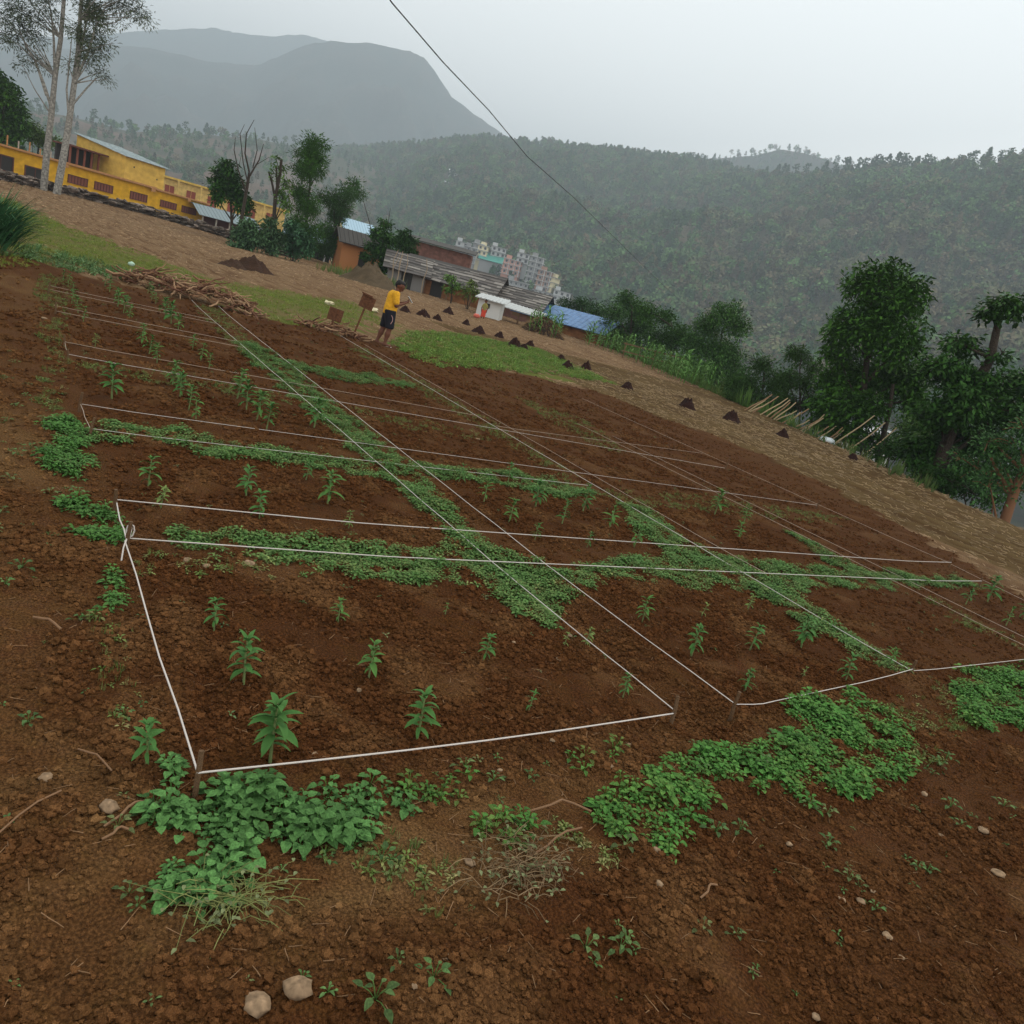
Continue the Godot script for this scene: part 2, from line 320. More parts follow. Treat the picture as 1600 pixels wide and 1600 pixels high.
	"lopped": [13.41, -48.17, -16, [[0.13, 0.07, -0.00, -0.15, -0.15, 1.76, -0.29, 3.16, -0.24, 4.41, -0.27, 5.27], [0.07, 0.05, -0.29, 3.16, -0.60, 3.96, -0.86, 4.48], [0.06, 0.05, -0.30, 3.86, -0.48, 4.80]],
		[[-0.53, 5.13, 0.26], [-0.15, 4.75, 0.31], [-0.70, 4.39, 0.22], [0.15, 3.99, 0.44], [0.12, 3.27, 0.48], [0.41, 2.81, 0.39]]],
	"castor1": [11.68, -46.04, -14, [[0.04, 0.02, 0.00, -0.15, -0.12, 0.75]],
		[[-0.28, 1.33, 0.58], [-0.60, 0.80, 0.58], [0.21, 0.77, 0.67], [-0.29, 0.29, 0.58], [-0.85, 0.15, 0.42]]],
	"castor2": [12.91, -46.23, -16, [[0.04, 0.02, 0.00, -0.15, -0.18, 0.86]],
		[[-0.36, 1.61, 0.55], [-0.60, 0.92, 0.59], [0.08, 1.03, 0.63], [-0.07, 0.42, 0.59]]],
	"castor3": [14.31, -46.86, -17, [[0.04, 0.02, -0.00, -0.15, -0.20, 0.98]],
		[[-0.39, 1.72, 0.56], [0.21, 1.37, 0.60], [-0.64, 1.04, 0.60], [-0.02, 0.58, 0.60], [0.73, 0.92, 0.43]]],
	"bushV1": [22.16, -41.45, -28, [[0.04, 0.02, -0.00, -0.15, -0.15, 1.06]],
		[[-0.34, 1.42, 0.37], [0.04, 1.07, 0.37], [-0.24, 0.78, 0.33]]],
	"bushV2": [22.55, -40.10, -29, [[0.04, 0.02, -0.00, -0.15, -0.12, 0.98]],
		[[-0.08, 1.28, 0.40], [-0.36, 0.89, 0.36], [0.24, 0.89, 0.32]]],
	"leftdark": [-0.01, -82.00, 0, [[0.25, 0.08, -0.00, -0.15, -0.04, 3.02, -0.10, 5.45]],
		[[-0.62, 6.24, 1.58], [0.16, 5.54, 1.43], [0.67, 4.48, 1.29], [0.12, 3.31, 1.58], [1.08, 3.62, 0.86], [-1.15, 4.13, 2.15], [-1.51, 6.89, 1.43]]],
	"leftlight": [2.56, -83.96, -2, [[0.1, 0.05, 0.00, -0.15, -0.03, 3.10]],
		[[-0.49, 4.26, 0.74], [0.01, 3.79, 0.74], [0.43, 3.25, 0.66], [-0.52, 3.32, 0.74], [1.12, 3.62, 0.51]]],
	"euc1": [2.18, -57.76, -2, [[0.2, 0.06, 0.00, -0.15, 0.01, 2.09, 0.08, 4.26, 0.11, 6.37, 0.24, 8.47, 0.24, 10.47, 0.19, 12.40, 0.15, 13.98], [0.09, 0.03, 0.08, 4.62, -0.42, 5.84, -0.91, 6.87, -1.42, 7.53, -1.84, 8.36], [0.08, 0.02, 0.11, 6.37, -0.10, 8.34, -0.32, 9.59, -0.65, 10.77], [0.05, 0.02, -0.25, 5.21, -0.79, 6.57, -1.31, 6.83], [0.05, 0.02, 0.24, 8.47, -0.45, 9.21, -1.11, 9.78]],
		[[-2.13, 9.16, 0.56], [-1.37, 9.13, 0.46], [-2.40, 7.57, 0.46], [-1.41, 8.26, 0.40], [-0.83, 8.01, 0.40], [-1.79, 8.45, 0.40], [-1.14, 7.02, 0.35], [-1.50, 6.36, 0.25], [-0.43, 6.80, 0.25], [-0.82, 8.74, 0.35], [-1.89, 7.69, 0.30], [-0.05, 9.36, 0.30], [-2.54, 8.43, 0.46], [-0.65, 9.80, 0.46], [-0.11, 10.99, 0.71], [-1.03, 10.79, 0.71], [0.40, 12.49, 0.81], [-0.53, 12.43, 0.71], [-1.89, 10.13, 0.51]]],
	"euc2": [2.82, -57.13, -3, [[0.215, 0.06, 0.00, -0.15, 0.21, 2.36, 0.33, 4.19, 0.42, 6.33, 0.47, 8.06, 0.43, 9.73, 0.39, 12.01, 0.38, 13.61], [0.06, 0.02, 0.39, 5.09, 1.05, 6.26, 1.49, 6.97, 1.86, 7.24], [0.09, 0.02, 0.42, 6.33, 0.98, 8.24, 1.24, 9.69, 1.63, 10.85], [0.08, 0.02, 0.44, 6.85, 0.67, 8.81, 0.79, 10.36, 0.91, 11.56], [0.07, 0.02, 0.33, 4.19, 0.07, 5.86, 0.09, 7.24, 0.10, 8.60], [0.04, 0.015, 1.24, 9.69, 2.19, 10.21, 2.94, 11.07], [0.04, 0.015, 1.63, 10.85, 2.70, 11.76, 3.57, 11.58]],
		[[0.89, 9.97, 0.60], [0.66, 8.87, 0.50], [1.29, 9.10, 0.50], [0.63, 7.71, 0.40], [1.23, 10.56, 0.50], [1.75, 9.88, 0.35], [1.97, 11.04, 0.45], [2.68, 11.31, 0.40], [3.27, 11.20, 0.45], [3.74, 10.96, 0.30], [2.37, 10.38, 0.25], [1.62, 7.29, 0.35], [2.02, 7.01, 0.25], [0.02, 7.22, 0.25], [1.21, 8.15, 0.45], [1.62, 8.47, 0.35], [0.67, 10.65, 0.60], [0.31, 9.18, 0.40], [2.85, 11.98, 0.50], [1.68, 12.03, 0.70], [0.67, 12.45, 0.80], [-0.19, 13.38, 0.70], [0.90, 13.51, 0.60], [2.04, 8.96, 0.25]]],
	"bare": [11.08, -46.50, -13, [[0.11, 0.07, -0.00, -0.15, -0.03, 1.62, 0.00, 2.98, 0.02, 3.99], [0.05, 0.012, 0.02, 3.99, -0.34, 4.88, -0.41, 5.83, -0.13, 6.62], [0.05, 0.012, 0.05, 3.83, 0.41, 4.77, 0.51, 5.62], [0.04, 0.012, 0.00, 2.98, -0.57, 3.99, -0.90, 4.88, -0.92, 5.52], [0.035, 0.01, -0.00, 3.49, -0.36, 4.38, -0.72, 5.74, -0.57, 6.26], [0.02, 0.008, 0.29, 4.47, 0.87, 5.03], [0.03, 0.01, 0.15, 4.29, 0.24, 5.21, -0.05, 6.26], [0.015, 0.006, -0.57, 3.99, -0.50, 4.83]],
		[]],
}
const HILL = {
	"main": [Vector3(392.3, 124.6, -1705.5), Vector3(444.0, 147.7, -1589.1), Vector3(472.2, 160.2, -1423.7), Vector3(494.7, 168.4, -1363.0), Vector3(551.1, 190.7, -1287.0), Vector3(584.3, 203.6, -1217.0), Vector3(600.0, 212.9, -1153.3), Vector3(647.3, 221.4, -1127.4), Vector3(697.5, 232.5, -1097.0), Vector3(730.7, 237.6, -1075.2), Vector3(766.9, 242.5, -1024.8), Vector3(786.6, 241.6, -971.4), Vector3(829.2, 250.6, -935.4), Vector3(830.1, 240.4, -866.6), Vector3(791.3, 217.0, -764.1), Vector3(752.8, 206.1, -658.3), Vector3(754.3, 214.5, -577.5), Vector3(751.4, 215.4, -530.8), Vector3(748.5, 217.4, -462.8), Vector3(747.0, 222.8, -405.6), Vector3(743.3, 230.8, -346.2), Vector3(744.1, 242.1, -293.7)],
	"mainfoot": [Vector3(151.5, -10.4, -621.8), Vector3(171.2, -7.6, -575.1), Vector3(187.6, -5.5, -527.6), Vector3(198.7, -4.1, -509.3), Vector3(218.9, -1.6, -471.7), Vector3(233.4, -0.8, -445.4), Vector3(243.1, -0.2, -425.4), Vector3(257.0, 0.2, -405.9), Vector3(270.8, 0.5, -384.2), Vector3(276.3, 0.2, -365.3), Vector3(282.7, -0.4, -337.2), Vector3(284.5, -1.9, -311.5), Vector3(284.3, -3.6, -281.3), Vector3(288.5, -5.4, -262.4), Vector3(291.5, -7.1, -243.8), Vector3(288.4, -7.0, -215.5), Vector3(287.4, -9.7, -181.7), Vector3(288.5, -10.0, -165.3), Vector3(288.0, -10.3, -139.5), Vector3(287.0, -9.3, -117.3), Vector3(285.0, -9.2, -93.6), Vector3(290.9, -9.7, -73.4)],
	"bump": [Vector3(1145.0, 330.6, -1516.3), Vector3(1185.4, 360.6, -1484.9), Vector3(1258.9, 386.4, -1423.1), Vector3(1318.5, 406.6, -1368.0), Vector3(1365.0, 425.7, -1321.7), Vector3(1398.5, 448.7, -1286.2), Vector3(1435.1, 450.1, -1245.1), Vector3(1471.5, 444.9, -1202.0), Vector3(1503.2, 433.4, -1162.1), Vector3(1557.6, 414.9, -1088.1)],
	"left": [Vector3(-142.3, 50.7, -1141.2), Vector3(-86.7, 54.1, -1096.6), Vector3(-31.7, 57.4, -1049.5), Vector3(-4.3, 56.4, -1000.0), Vector3(27.8, 62.2, -999.6), Vector3(65.9, 65.0, -977.8), Vector3(106.7, 66.8, -974.2), Vector3(151.3, 78.7, -988.5), Vector3(192.5, 90.7, -1001.7), Vector3(245.5, 103.7, -1020.9), Vector3(308.8, 113.6, -1055.8), Vector3(378.4, 121.6, -1086.0), Vector3(463.0, 124.6, -1107.1)],
	"mtn": [Vector3(-494.2, 225.3, -2959.0), Vector3(-240.4, 279.2, -2990.4), Vector3(-22.0, 324.6, -2999.9), Vector3(136.0, 373.3, -2996.9), Vector3(267.9, 433.0, -2988.0), Vector3(372.5, 459.0, -2976.8), Vector3(538.1, 478.7, -2951.4), Vector3(669.8, 509.6, -2924.3), Vector3(730.6, 558.7, -2868.4), Vector3(792.8, 606.8, -2820.7), Vector3(865.5, 642.5, -2799.2), Vector3(998.7, 676.8, -2754.6), Vector3(1096.9, 687.2, -2716.9), Vector3(1148.6, 680.0, -2695.5), Vector3(1209.3, 629.3, -2668.8), Vector3(1246.8, 594.4, -2651.5), Vector3(1324.5, 560.8, -2613.5), Vector3(1433.7, 520.8, -2555.2), Vector3(1562.6, 476.5, -2478.5), Vector3(1764.3, 433.1, -2339.2)],
	"mtn2": [Vector3(-608.4, 327.4, -4155.7), Vector3(-239.1, 427.4, -4193.2), Vector3(186.7, 569.8, -4195.8), Vector3(370.8, 649.3, -4183.6), Vector3(513.6, 713.5, -4168.5), Vector3(636.2, 762.5, -4151.5), Vector3(761.6, 809.5, -4130.4), Vector3(841.0, 816.4, -4114.9), Vector3(972.3, 851.1, -4085.9), Vector3(1103.1, 901.2, -4052.5), Vector3(1185.4, 912.7, -4029.2), Vector3(1356.7, 908.9, -3974.9), Vector3(1773.5, 847.1, -3807.2)],
	"bumpfoot": [Vector3(824.4, 60.0, -1091.7), Vector3(853.5, 60.0, -1069.1), Vector3(906.4, 60.0, -1024.6), Vector3(949.3, 60.0, -985.0), Vector3(982.8, 60.0, -951.6), Vector3(1006.9, 60.0, -926.1), Vector3(1033.3, 60.0, -896.5), Vector3(1059.4, 60.0, -865.4), Vector3(1082.3, 60.0, -836.7), Vector3(1121.5, 60.0, -783.4)],
	"leftfoot": [Vector3(-45.5, -20.0, -365.2), Vector3(-27.8, -20.0, -350.9), Vector3(-10.1, -20.0, -335.8), Vector3(-1.4, -20.0, -320.0), Vector3(8.9, -20.0, -319.9), Vector3(21.1, -20.0, -312.9), Vector3(34.1, -20.0, -311.7), Vector3(48.4, -20.0, -316.3), Vector3(61.6, -20.0, -320.5), Vector3(78.5, -20.0, -326.7), Vector3(98.8, -20.0, -337.8), Vector3(121.1, -20.0, -347.5), Vector3(148.1, -20.0, -354.3)],
	"mtnfoot": [Vector3(-296.5, -10.0, -1775.4), Vector3(-144.2, -10.0, -1794.2), Vector3(-13.2, -10.0, -1800.0), Vector3(81.6, -10.0, -1798.1), Vector3(160.7, -10.0, -1792.8), Vector3(223.5, -10.0, -1786.1), Vector3(322.8, -10.0, -1770.8), Vector3(401.9, -10.0, -1754.6), Vector3(438.4, -10.0, -1721.1), Vector3(475.7, -10.0, -1692.4), Vector3(519.3, -10.0, -1679.5), Vector3(599.2, -10.0, -1652.7), Vector3(658.2, -10.0, -1630.1), Vector3(689.2, -10.0, -1617.3), Vector3(725.6, -10.0, -1601.3), Vector3(748.1, -10.0, -1590.9), Vector3(794.7, -10.0, -1568.1), Vector3(860.2, -10.0, -1533.1), Vector3(937.6, -10.0, -1487.1), Vector3(1058.6, -10.0, -1403.5)],
	"mtn2foot": [Vector3(-456.3, 80.0, -3116.8), Vector3(-179.3, 80.0, -3144.9), Vector3(140.0, 80.0, -3146.9), Vector3(278.1, 80.0, -3137.7), Vector3(385.2, 80.0, -3126.4), Vector3(477.1, 80.0, -3113.7), Vector3(571.2, 80.0, -3097.8), Vector3(630.8, 80.0, -3086.2), Vector3(729.2, 80.0, -3064.4), Vector3(827.3, 80.0, -3039.4), Vector3(889.1, 80.0, -3021.9), Vector3(1017.5, 80.0, -2981.1), Vector3(1330.1, 80.0, -2855.4)],
}
const TOWN = [[237.2, 17.3, -445.8], [240.1, 15.5, -439.2], [247.6, 18.3, -436.4], [245.0, 18.9, -440.3], [256.8, 22.9, -434.8], [257.9, 14.2, -416.2], [266.0, 12.9, -403.1], [267.5, 22.8, -421.8], [267.4, 9.2, -392.9], [270.9, 9.7, -389.2], [254.8, 5.4, -401.2], [272.3, 6.1, -378.8], [266.0, 1.4, -376.5], [263.4, 3.4, -385.0], [251.5, 18.1, -431.6]]
const WIRE = [Vector3(1.5, 3.8, -5.8), Vector3(2.1, 3.8, -6.4), Vector3(2.6, 3.8, -7.0), Vector3(3.6, 3.8, -8.0), Vector3(4.8, 3.8, -9.1), Vector3(6.2, 3.7, -10.3), Vector3(8.5, 3.7, -12.2), Vector3(11.5, 3.6, -14.6), Vector3(17.5, 3.4, -19.4), Vector3(27.8, 3.1, -27.5), Vector3(42.8, 2.7, -39.2)]
const HEAPS = [[11.77, -25.2], [12.56, -25.32], [13.05, -25.16], [16.35, -30.64], [15.09, -26.66], [14.21, -24.09], [15.29, -24.41], [14.33, -21.84], [14.68, -21.77], [16.49, -24.1], [15.95, -21.32], [14.47, -18.91], [16.03, -19.97], [15.41, -17.09], [16.46, -15.61], [17.67, -14.94], [18.76, -13.89], [19.86, -12.26]]
# places on the forest hill: along it, up it
const HUTS = [[0.141, 0.967], [0.141, 0.967], [0.188, 0.867], [0.224, 0.867], [0.235, 0.867], [0.235, 0.533], [0.282, 0.533], [0.247, 0.567], [0.659, 0.8], [0.588, 0.733], [0.471, 0.7], [0.6, 0.967]]

func _ready() -> void:
	# ---- camera: about 1.75 m up, pitched down and rolled as the photograph was taken
	var cam := Camera3D.new(); cam.name = "camera"; add_child(cam)
	cam.transform = Transform3D(Basis(Vector3(0.82005, 0.24292, 0.51818), Vector3(-0.05416, 0.93432, -0.35229), Vector3(-0.56973, 0.26083, 0.77934)).orthonormalized(), Vector3(0, EYE, 0))
	cam.fov = 67.38
	cam.near = 0.05; cam.far = 20000.0
	cam.current = true
	# ---- bright overcast haze, a weak veiled sun high on the right
	var env := Environment.new()
	var sky := Sky.new(); var sm := ProceduralSkyMaterial.new()
	sm.sky_top_color = lin(0.60, 0.635, 0.645)
	sm.sky_horizon_color = lin(1.0, 0.975, 0.94)
	sm.sky_curve = 0.22
	sm.ground_horizon_color = lin(0.5, 0.5, 0.48)
	sm.ground_bottom_color = lin(0.12, 0.1, 0.08)
	sm.sun_angle_max = 1.0
	sky.sky_material = sm
	env.background_mode = Environment.BG_SKY
	env.sky = sky
	env.background_energy_multiplier = 1.5
	env.tonemap_mode = Environment.TONE_MAPPER_LINEAR
	env.tonemap_exposure = 1.62
	env.sdfgi_enabled = true; env.ssao_enabled = true; env.ssil_enabled = true
	env.fog_enabled = true
	env.fog_density = 0.00047
	env.fog_light_color = Color(0.90, 0.96, 1.0)
	var we := WorldEnvironment.new(); we.name = "surroundings"; we.environment = env; add_child(we)
	var sun := DirectionalLight3D.new(); sun.name = "sun"; add_child(sun)
	sun.light_energy = 0.35
	sun.light_angular_distance = 14.0
	sun.light_color = Color(1.0, 0.96, 0.9)
	sun.shadow_enabled = true
	sun.look_at_from_position(Vector3(40, 60, -12), Vector3.ZERO)
	# ---- noises
	rng.seed = 5
	n_big.seed = 3; n_big.frequency = 0.35; n_big.fractal_octaves = 2
	n_mid.seed = 4; n_mid.frequency = 1.5; n_mid.fractal_octaves = 3
	n_clod.seed = 6; n_clod.frequency = 7.0; n_clod.fractal_octaves = 3
	n_hill.seed = 8; n_hill.frequency = 0.12; n_hill.fractal_octaves = 3
	# ---- the land, then what stands on it
	var t := Time.get_ticks_msec()
	build_ground(); print("ground ", Time.get_ticks_msec() - t)
	build_hills(); print("hills ", Time.get_ticks_msec() - t)
	build_school(); build_village(); build_town(); print("houses ", Time.get_ticks_msec() - t)
	build_trees(); print("trees ", Time.get_ticks_msec() - t)
	build_heaps(); build_piles(); build_strings()
	build_boy(); build_child(); print("people ", Time.get_ticks_msec() - t)
	build_grass_clump(); build_crops(); build_weeds(); print("weeds ", Time.get_ticks_msec() - t)
	build_clods(); print("clods ", Time.get_ticks_msec() - t)

# ---------------------------------------------------------------- lie of the land
func pw(t: float, ts: Array, vs: Array) -> float:
	if t <= ts[0]: return vs[0]
	for k in range(1, ts.size()):
		if t <= ts[k]: return lerpf(vs[k - 1], vs[k], (t - ts[k - 1]) / (ts[k] - ts[k - 1]))
	return vs[-1]

const EDGE_D := [-10.0, 7.3, 8.9, 11.2, 13.5, 15.4, 19.7, 39.6, 44.6, 70.0, 400.0]
const EDGE_X := [19.0, 19.0, 19.3, 21.0, 22.0, 22.7, 24.5, 33.7, 37.9, 48.0, 60.0]
const SOIL_D := [0.0, 3.8, 6.2, 8.0, 10.0, 13.0, 16.0]
const SOIL_X := [9.2, 10.7, 11.84, 12.7, 13.3, 12.4, 12.0]
const COLS := [0.6, 2.78, 3.22, 5.36, 5.66, 7.75, 8.1, 10.15]
const ROWS := [2.1, 3.87, 4.4, 5.8, 6.42, 8.13, 8.69, 10.42, 10.8, 12.05, 12.4, 14.3]

func gy(x: float, z: float) -> float:
	var p := GX * x + GZ * z
	if p > 0.45: p = 0.45 + 0.2 * (1.0 - exp(-(p - 0.45) / 0.2))
	if z < -48.0: p += 0.45 * smoothstep(48.0, 64.0, -z) * (1.0 - smoothstep(14.0, 26.0, x))
	var d := maxf(maxf(x - pw(-z, EDGE_D, EDGE_X), 0.0), maxf(-z - 95.0, 0.0))
	if d > 0.0: p -= minf(24.0, 0.9 * (1.0 - exp(-d / 3.0)) + 0.11 * d)
	return p

func inside(t: float, spans: Array, soft: float) -> float:
	var best := 0.0
	for k in range(0, spans.size(), 2):
		best = maxf(best, smoothstep(spans[k] - soft, spans[k] + soft, t) * (1.0 - smoothstep(spans[k + 1] - soft, spans[k + 1] + soft, t)))
	return best

# height, colour and how loose the soil is at a place: s_h, s_c, s_bed
func surf(x: float, z: float) -> void:
	var base := gy(x, z)
	var b := n_big.get_noise_2d(x, z)
	var far := x * x + z * z > 3600.0
	var m := 0.0 if far else n_mid.get_noise_2d(x, z)
	var d := -z
	var jag := b * 0.25 + m * 0.35
	if x < pw(d, SOIL_D, SOIL_X) + jag and d < 14.7 + jag * 1.2 + 0.5 * smoothstep(2.5, 0.0, x):
		var bed := 0.0
		if d > 2.0:
			bed = inside(x + m * 0.05, COLS, 0.07) * inside(d + m * 0.05, ROWS, 0.07)
			bed = maxf(bed, clampf(0.72 + m * 0.8, 0.3, 1.0))
			if x > 10.2: bed = 0.9
			if x < 0.5: bed = clampf(0.6 + b * 1.0 + m, 0.1, 1.0)
		else:
			var line := 1.3 + 0.25 * (clampf(x, 1.2, 2.8) - 1.2)
			bed = smoothstep(line + 0.12, line - 0.1, d + m * 0.35)
			bed = maxf(bed, clampf(0.8 + b * 0.5 + m * 0.8 - 1.6 * exp(-pow((x - 1.35) / 0.85, 2.0) - pow((d - 1.7) / 0.24, 2.0)), 0.0, 1.0))
		s_bed = bed
		var cl := n_clod.get_noise_2d(x, z)
		s_h = base + bed * (0.026 + 0.024 * cl + 0.03 * m) + (1.0 - bed) * (0.012 * m + 0.006 * cl)
		if x > 2.8 and x < 3.24 and d > 1.9 and d < 4.3:
			s_h -= 0.07 * sin(PI * (x - 2.8) / 0.44) * smoothstep(4.3, 3.4, d)
			s_bed = maxf(bed, 0.8)
		var t := clampf(s_bed + m * 0.7 + b * 0.3, 0.0, 1.0)
		var dry := clampf(m * 2.2 + b * 0.7 - 0.2, 0.0, 1.0) * 0.6
		var loose := Color(0.093, 0.0365, 0.0130).lerp(Color(0.172, 0.086, 0.034), dry)
		var trodden := Color(0.215, 0.120, 0.048).lerp(Color(0.125, 0.056, 0.021), clampf(0.5 - m * 1.5, 0.0, 1.0))
		s_c = trodden.lerp(loose, t)
		return
	s_bed = 0.0
	var edge := x - pw(d, EDGE_D, EDGE_X)
	if edge > 0.6 + m or d > 96.0:
		s_h = base + m * 0.06
		s_c = Color(0.05, 0.06, 0.022).lerp(Color(0.09, 0.065, 0.035), clampf(0.4 + b * 1.5, 0.0, 1.0))
		return
	var p2 := Vector2(x + m * 1.2, z + b * 1.5)
	if d > 12.0 and d < 60.0:
		for poly in turf_polys:
			if Geometry2D.is_point_in_polygon(p2, poly):
				s_h = base + 0.02 * m
				s_c = Color(0.145, 0.165, 0.035).lerp(Color(0.20, 0.155, 0.06), clampf(0.35 + b * 1.3 + m, 0.0, 1.0))
				return
	# stubble: rows of cut stalks run up the field
	var row := n_clod.get_noise_2d(x * 0.55, z * 0.06)
	s_h = base + 0.035 * row + 0.02 * m
	s_c = Color(0.27, 0.168, 0.088).lerp(Color(0.155, 0.082, 0.038), clampf(0.35 - row * 1.1 - m * 0.7 - b * 0.35, 0.0, 1.0))
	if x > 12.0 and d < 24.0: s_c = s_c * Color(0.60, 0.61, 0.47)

func top(x: float, z: float) -> Vector3:
	surf(x, z)
	return Vector3(x, s_h, z)

func axis(from: float, to: float, fine0: float, fine1: float, fine: float, grow: float) -> PackedFloat32Array:
	var a := PackedFloat32Array()
	var t := fine0
	var lo := []
	while t > from:
		var dd := fine0 - t
		t -= fine + grow * dd if dd < 60.0 else fine + grow * 60.0 + 0.08 * (dd - 60.0)
		lo.append(t)
	lo.reverse()
	for q in lo: a.append(q)
	t = fine0
	while t < fine1:
		a.append(t); t += fine
	while t < to:
		a.append(t)
		var dd := t - fine1
		t += fine + grow * dd if dd < 60.0 else fine + grow * 60.0 + 0.08 * (dd - 60.0)
	a.append(to)
	return a

func build_ground() -> void:
	for p in WEEDS["turf"]:
		var poly := PackedVector2Array()
		for k in range(0, p.size(), 2): poly.append(Vector2(p[k], p[k + 1]))
		turf_polys.append(poly)
	var xs := axis(-1500.0, 2500.0, 0.0, 4.4, 0.026, 0.019)
	var zs := axis(-2500.0, 60.0, -3.2, -0.4, 0.026, 0.017)
	var w := xs.size(); var h := zs.size()
	var mb := MB.new()
	mb.v.resize(w * h); mb.c.resize(w * h); mb.n.resize(w * h); mb.uv.resize(w * h); mb.i.resize((w - 1) * (h - 1) * 6)
	var k := 0
	for j in h:
		var z := zs[j]
		for i in w:
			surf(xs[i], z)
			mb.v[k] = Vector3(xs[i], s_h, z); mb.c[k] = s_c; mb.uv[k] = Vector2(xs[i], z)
			k += 1
	k = 0
	for j in h:
		var ja := maxi(j - 1, 0) * w; var jb := mini(j + 1, h - 1) * w
		for i in w:
			var a := mb.v[j * w + maxi(i - 1, 0)]; var b := mb.v[j * w + mini(i + 1, w - 1)]
			var c := mb.v[ja + i]; var e := mb.v[jb + i]
			mb.n[k] = Vector3(-(b.y - a.y) / (b.x - a.x), 1.0, -(e.y - c.y) / (e.z - c.z)).normalized()
			k += 1
	k = 0
	for j in h - 1:
		for i in w - 1:
			var a := j * w + i
			mb.i[k] = a; mb.i[k + 1] = a + 1; mb.i[k + 2] = a + w + 1
			mb.i[k + 3] = a; mb.i[k + 4] = a + w + 1; mb.i[k + 5] = a + w
			k += 6
	print("ground ", w, "x", h)
	var soil := mat(Color(1, 1, 1), 0.95, true)
	soil.metallic_specular = 0.15
	soil.albedo_texture = noise_tex(11, 0.05, 5, 0.62, 1.3, 1024)
	soil.albedo_color = Color(1.3, 1.3, 1.3).linear_to_srgb()
	soil.uv1_scale = Vector3(1.35, 1.35, 1.0)
	soil.heightmap_enabled = true
	soil.heightmap_texture = noise_tex(12, 0.06, 5, 0.0, 1.0, 1024)
	soil.heightmap_scale = 1.1
	structure("ground", mb.mesh(true), soil)

func lump(seed_: int, rough: float, flat := 0.75) -> MB:
	var mb := MB.new()
	var f := FastNoiseLite.new(); f.seed = seed_; f.frequency = 1.3; f.fractal_octaves = 2
	var g := (1.0 + sqrt(5.0)) / 2.0
	var ps := [Vector3(-1, g, 0), Vector3(1, g, 0), Vector3(-1, -g, 0), Vector3(1, -g, 0), Vector3(0, -1, g), Vector3(0, 1, g), Vector3(0, -1, -g), Vector3(0, 1, -g), Vector3(g, 0, -1), Vector3(g, 0, 1), Vector3(-g, 0, -1), Vector3(-g, 0, 1)]
	var fs := [0, 11, 5, 0, 5, 1, 0, 1, 7, 0, 7, 10, 0, 10, 11, 1, 5, 9, 5, 11, 4, 11, 10, 2, 10, 7, 6, 7, 1, 8, 3, 9, 4, 3, 4, 2, 3, 2, 6, 3, 6, 8, 3, 8, 9, 4, 9, 5, 2, 4, 11, 6, 2, 10, 8, 6, 7, 9, 8, 1]
	var made := {}
	var pos := []
	for p in ps: pos.append(p.normalized())
	var out := []
	for t in range(0, fs.size(), 3):
		var q := [fs[t], fs[t + 1], fs[t + 2]]; var e := []
		for s in 3:
			var a: int = mini(q[s], q[(s + 1) % 3]); var b: int = maxi(q[s], q[(s + 1) % 3])
			if not made.has([a, b]):
				made[[a, b]] = pos.size(); pos.append(((pos[a] + pos[b]) / 2.0).normalized())
			e.append(made[[a, b]])
		out.append_array([q[0], e[0], e[2], q[1], e[1], e[0], q[2], e[2], e[1], e[0], e[1], e[2]])
	for p in pos:
		var r: float = 1.0 + rough * f.get_noise_3dv(p * 1.4)
		mb.vert(Vector3(p.x * r, p.y * r * flat, p.z * r))
	for t in range(0, out.size(), 3): mb.tri(out[t], out[t + 2], out[t + 1])
	return mb

func spin(size: Vector3) -> Basis:
	return Basis(Vector3.UP, rng.randf() * TAU) * Basis(Vector3.RIGHT, rng.randf_range(-0.5, 0.5)) * Basis.from_scale(size)

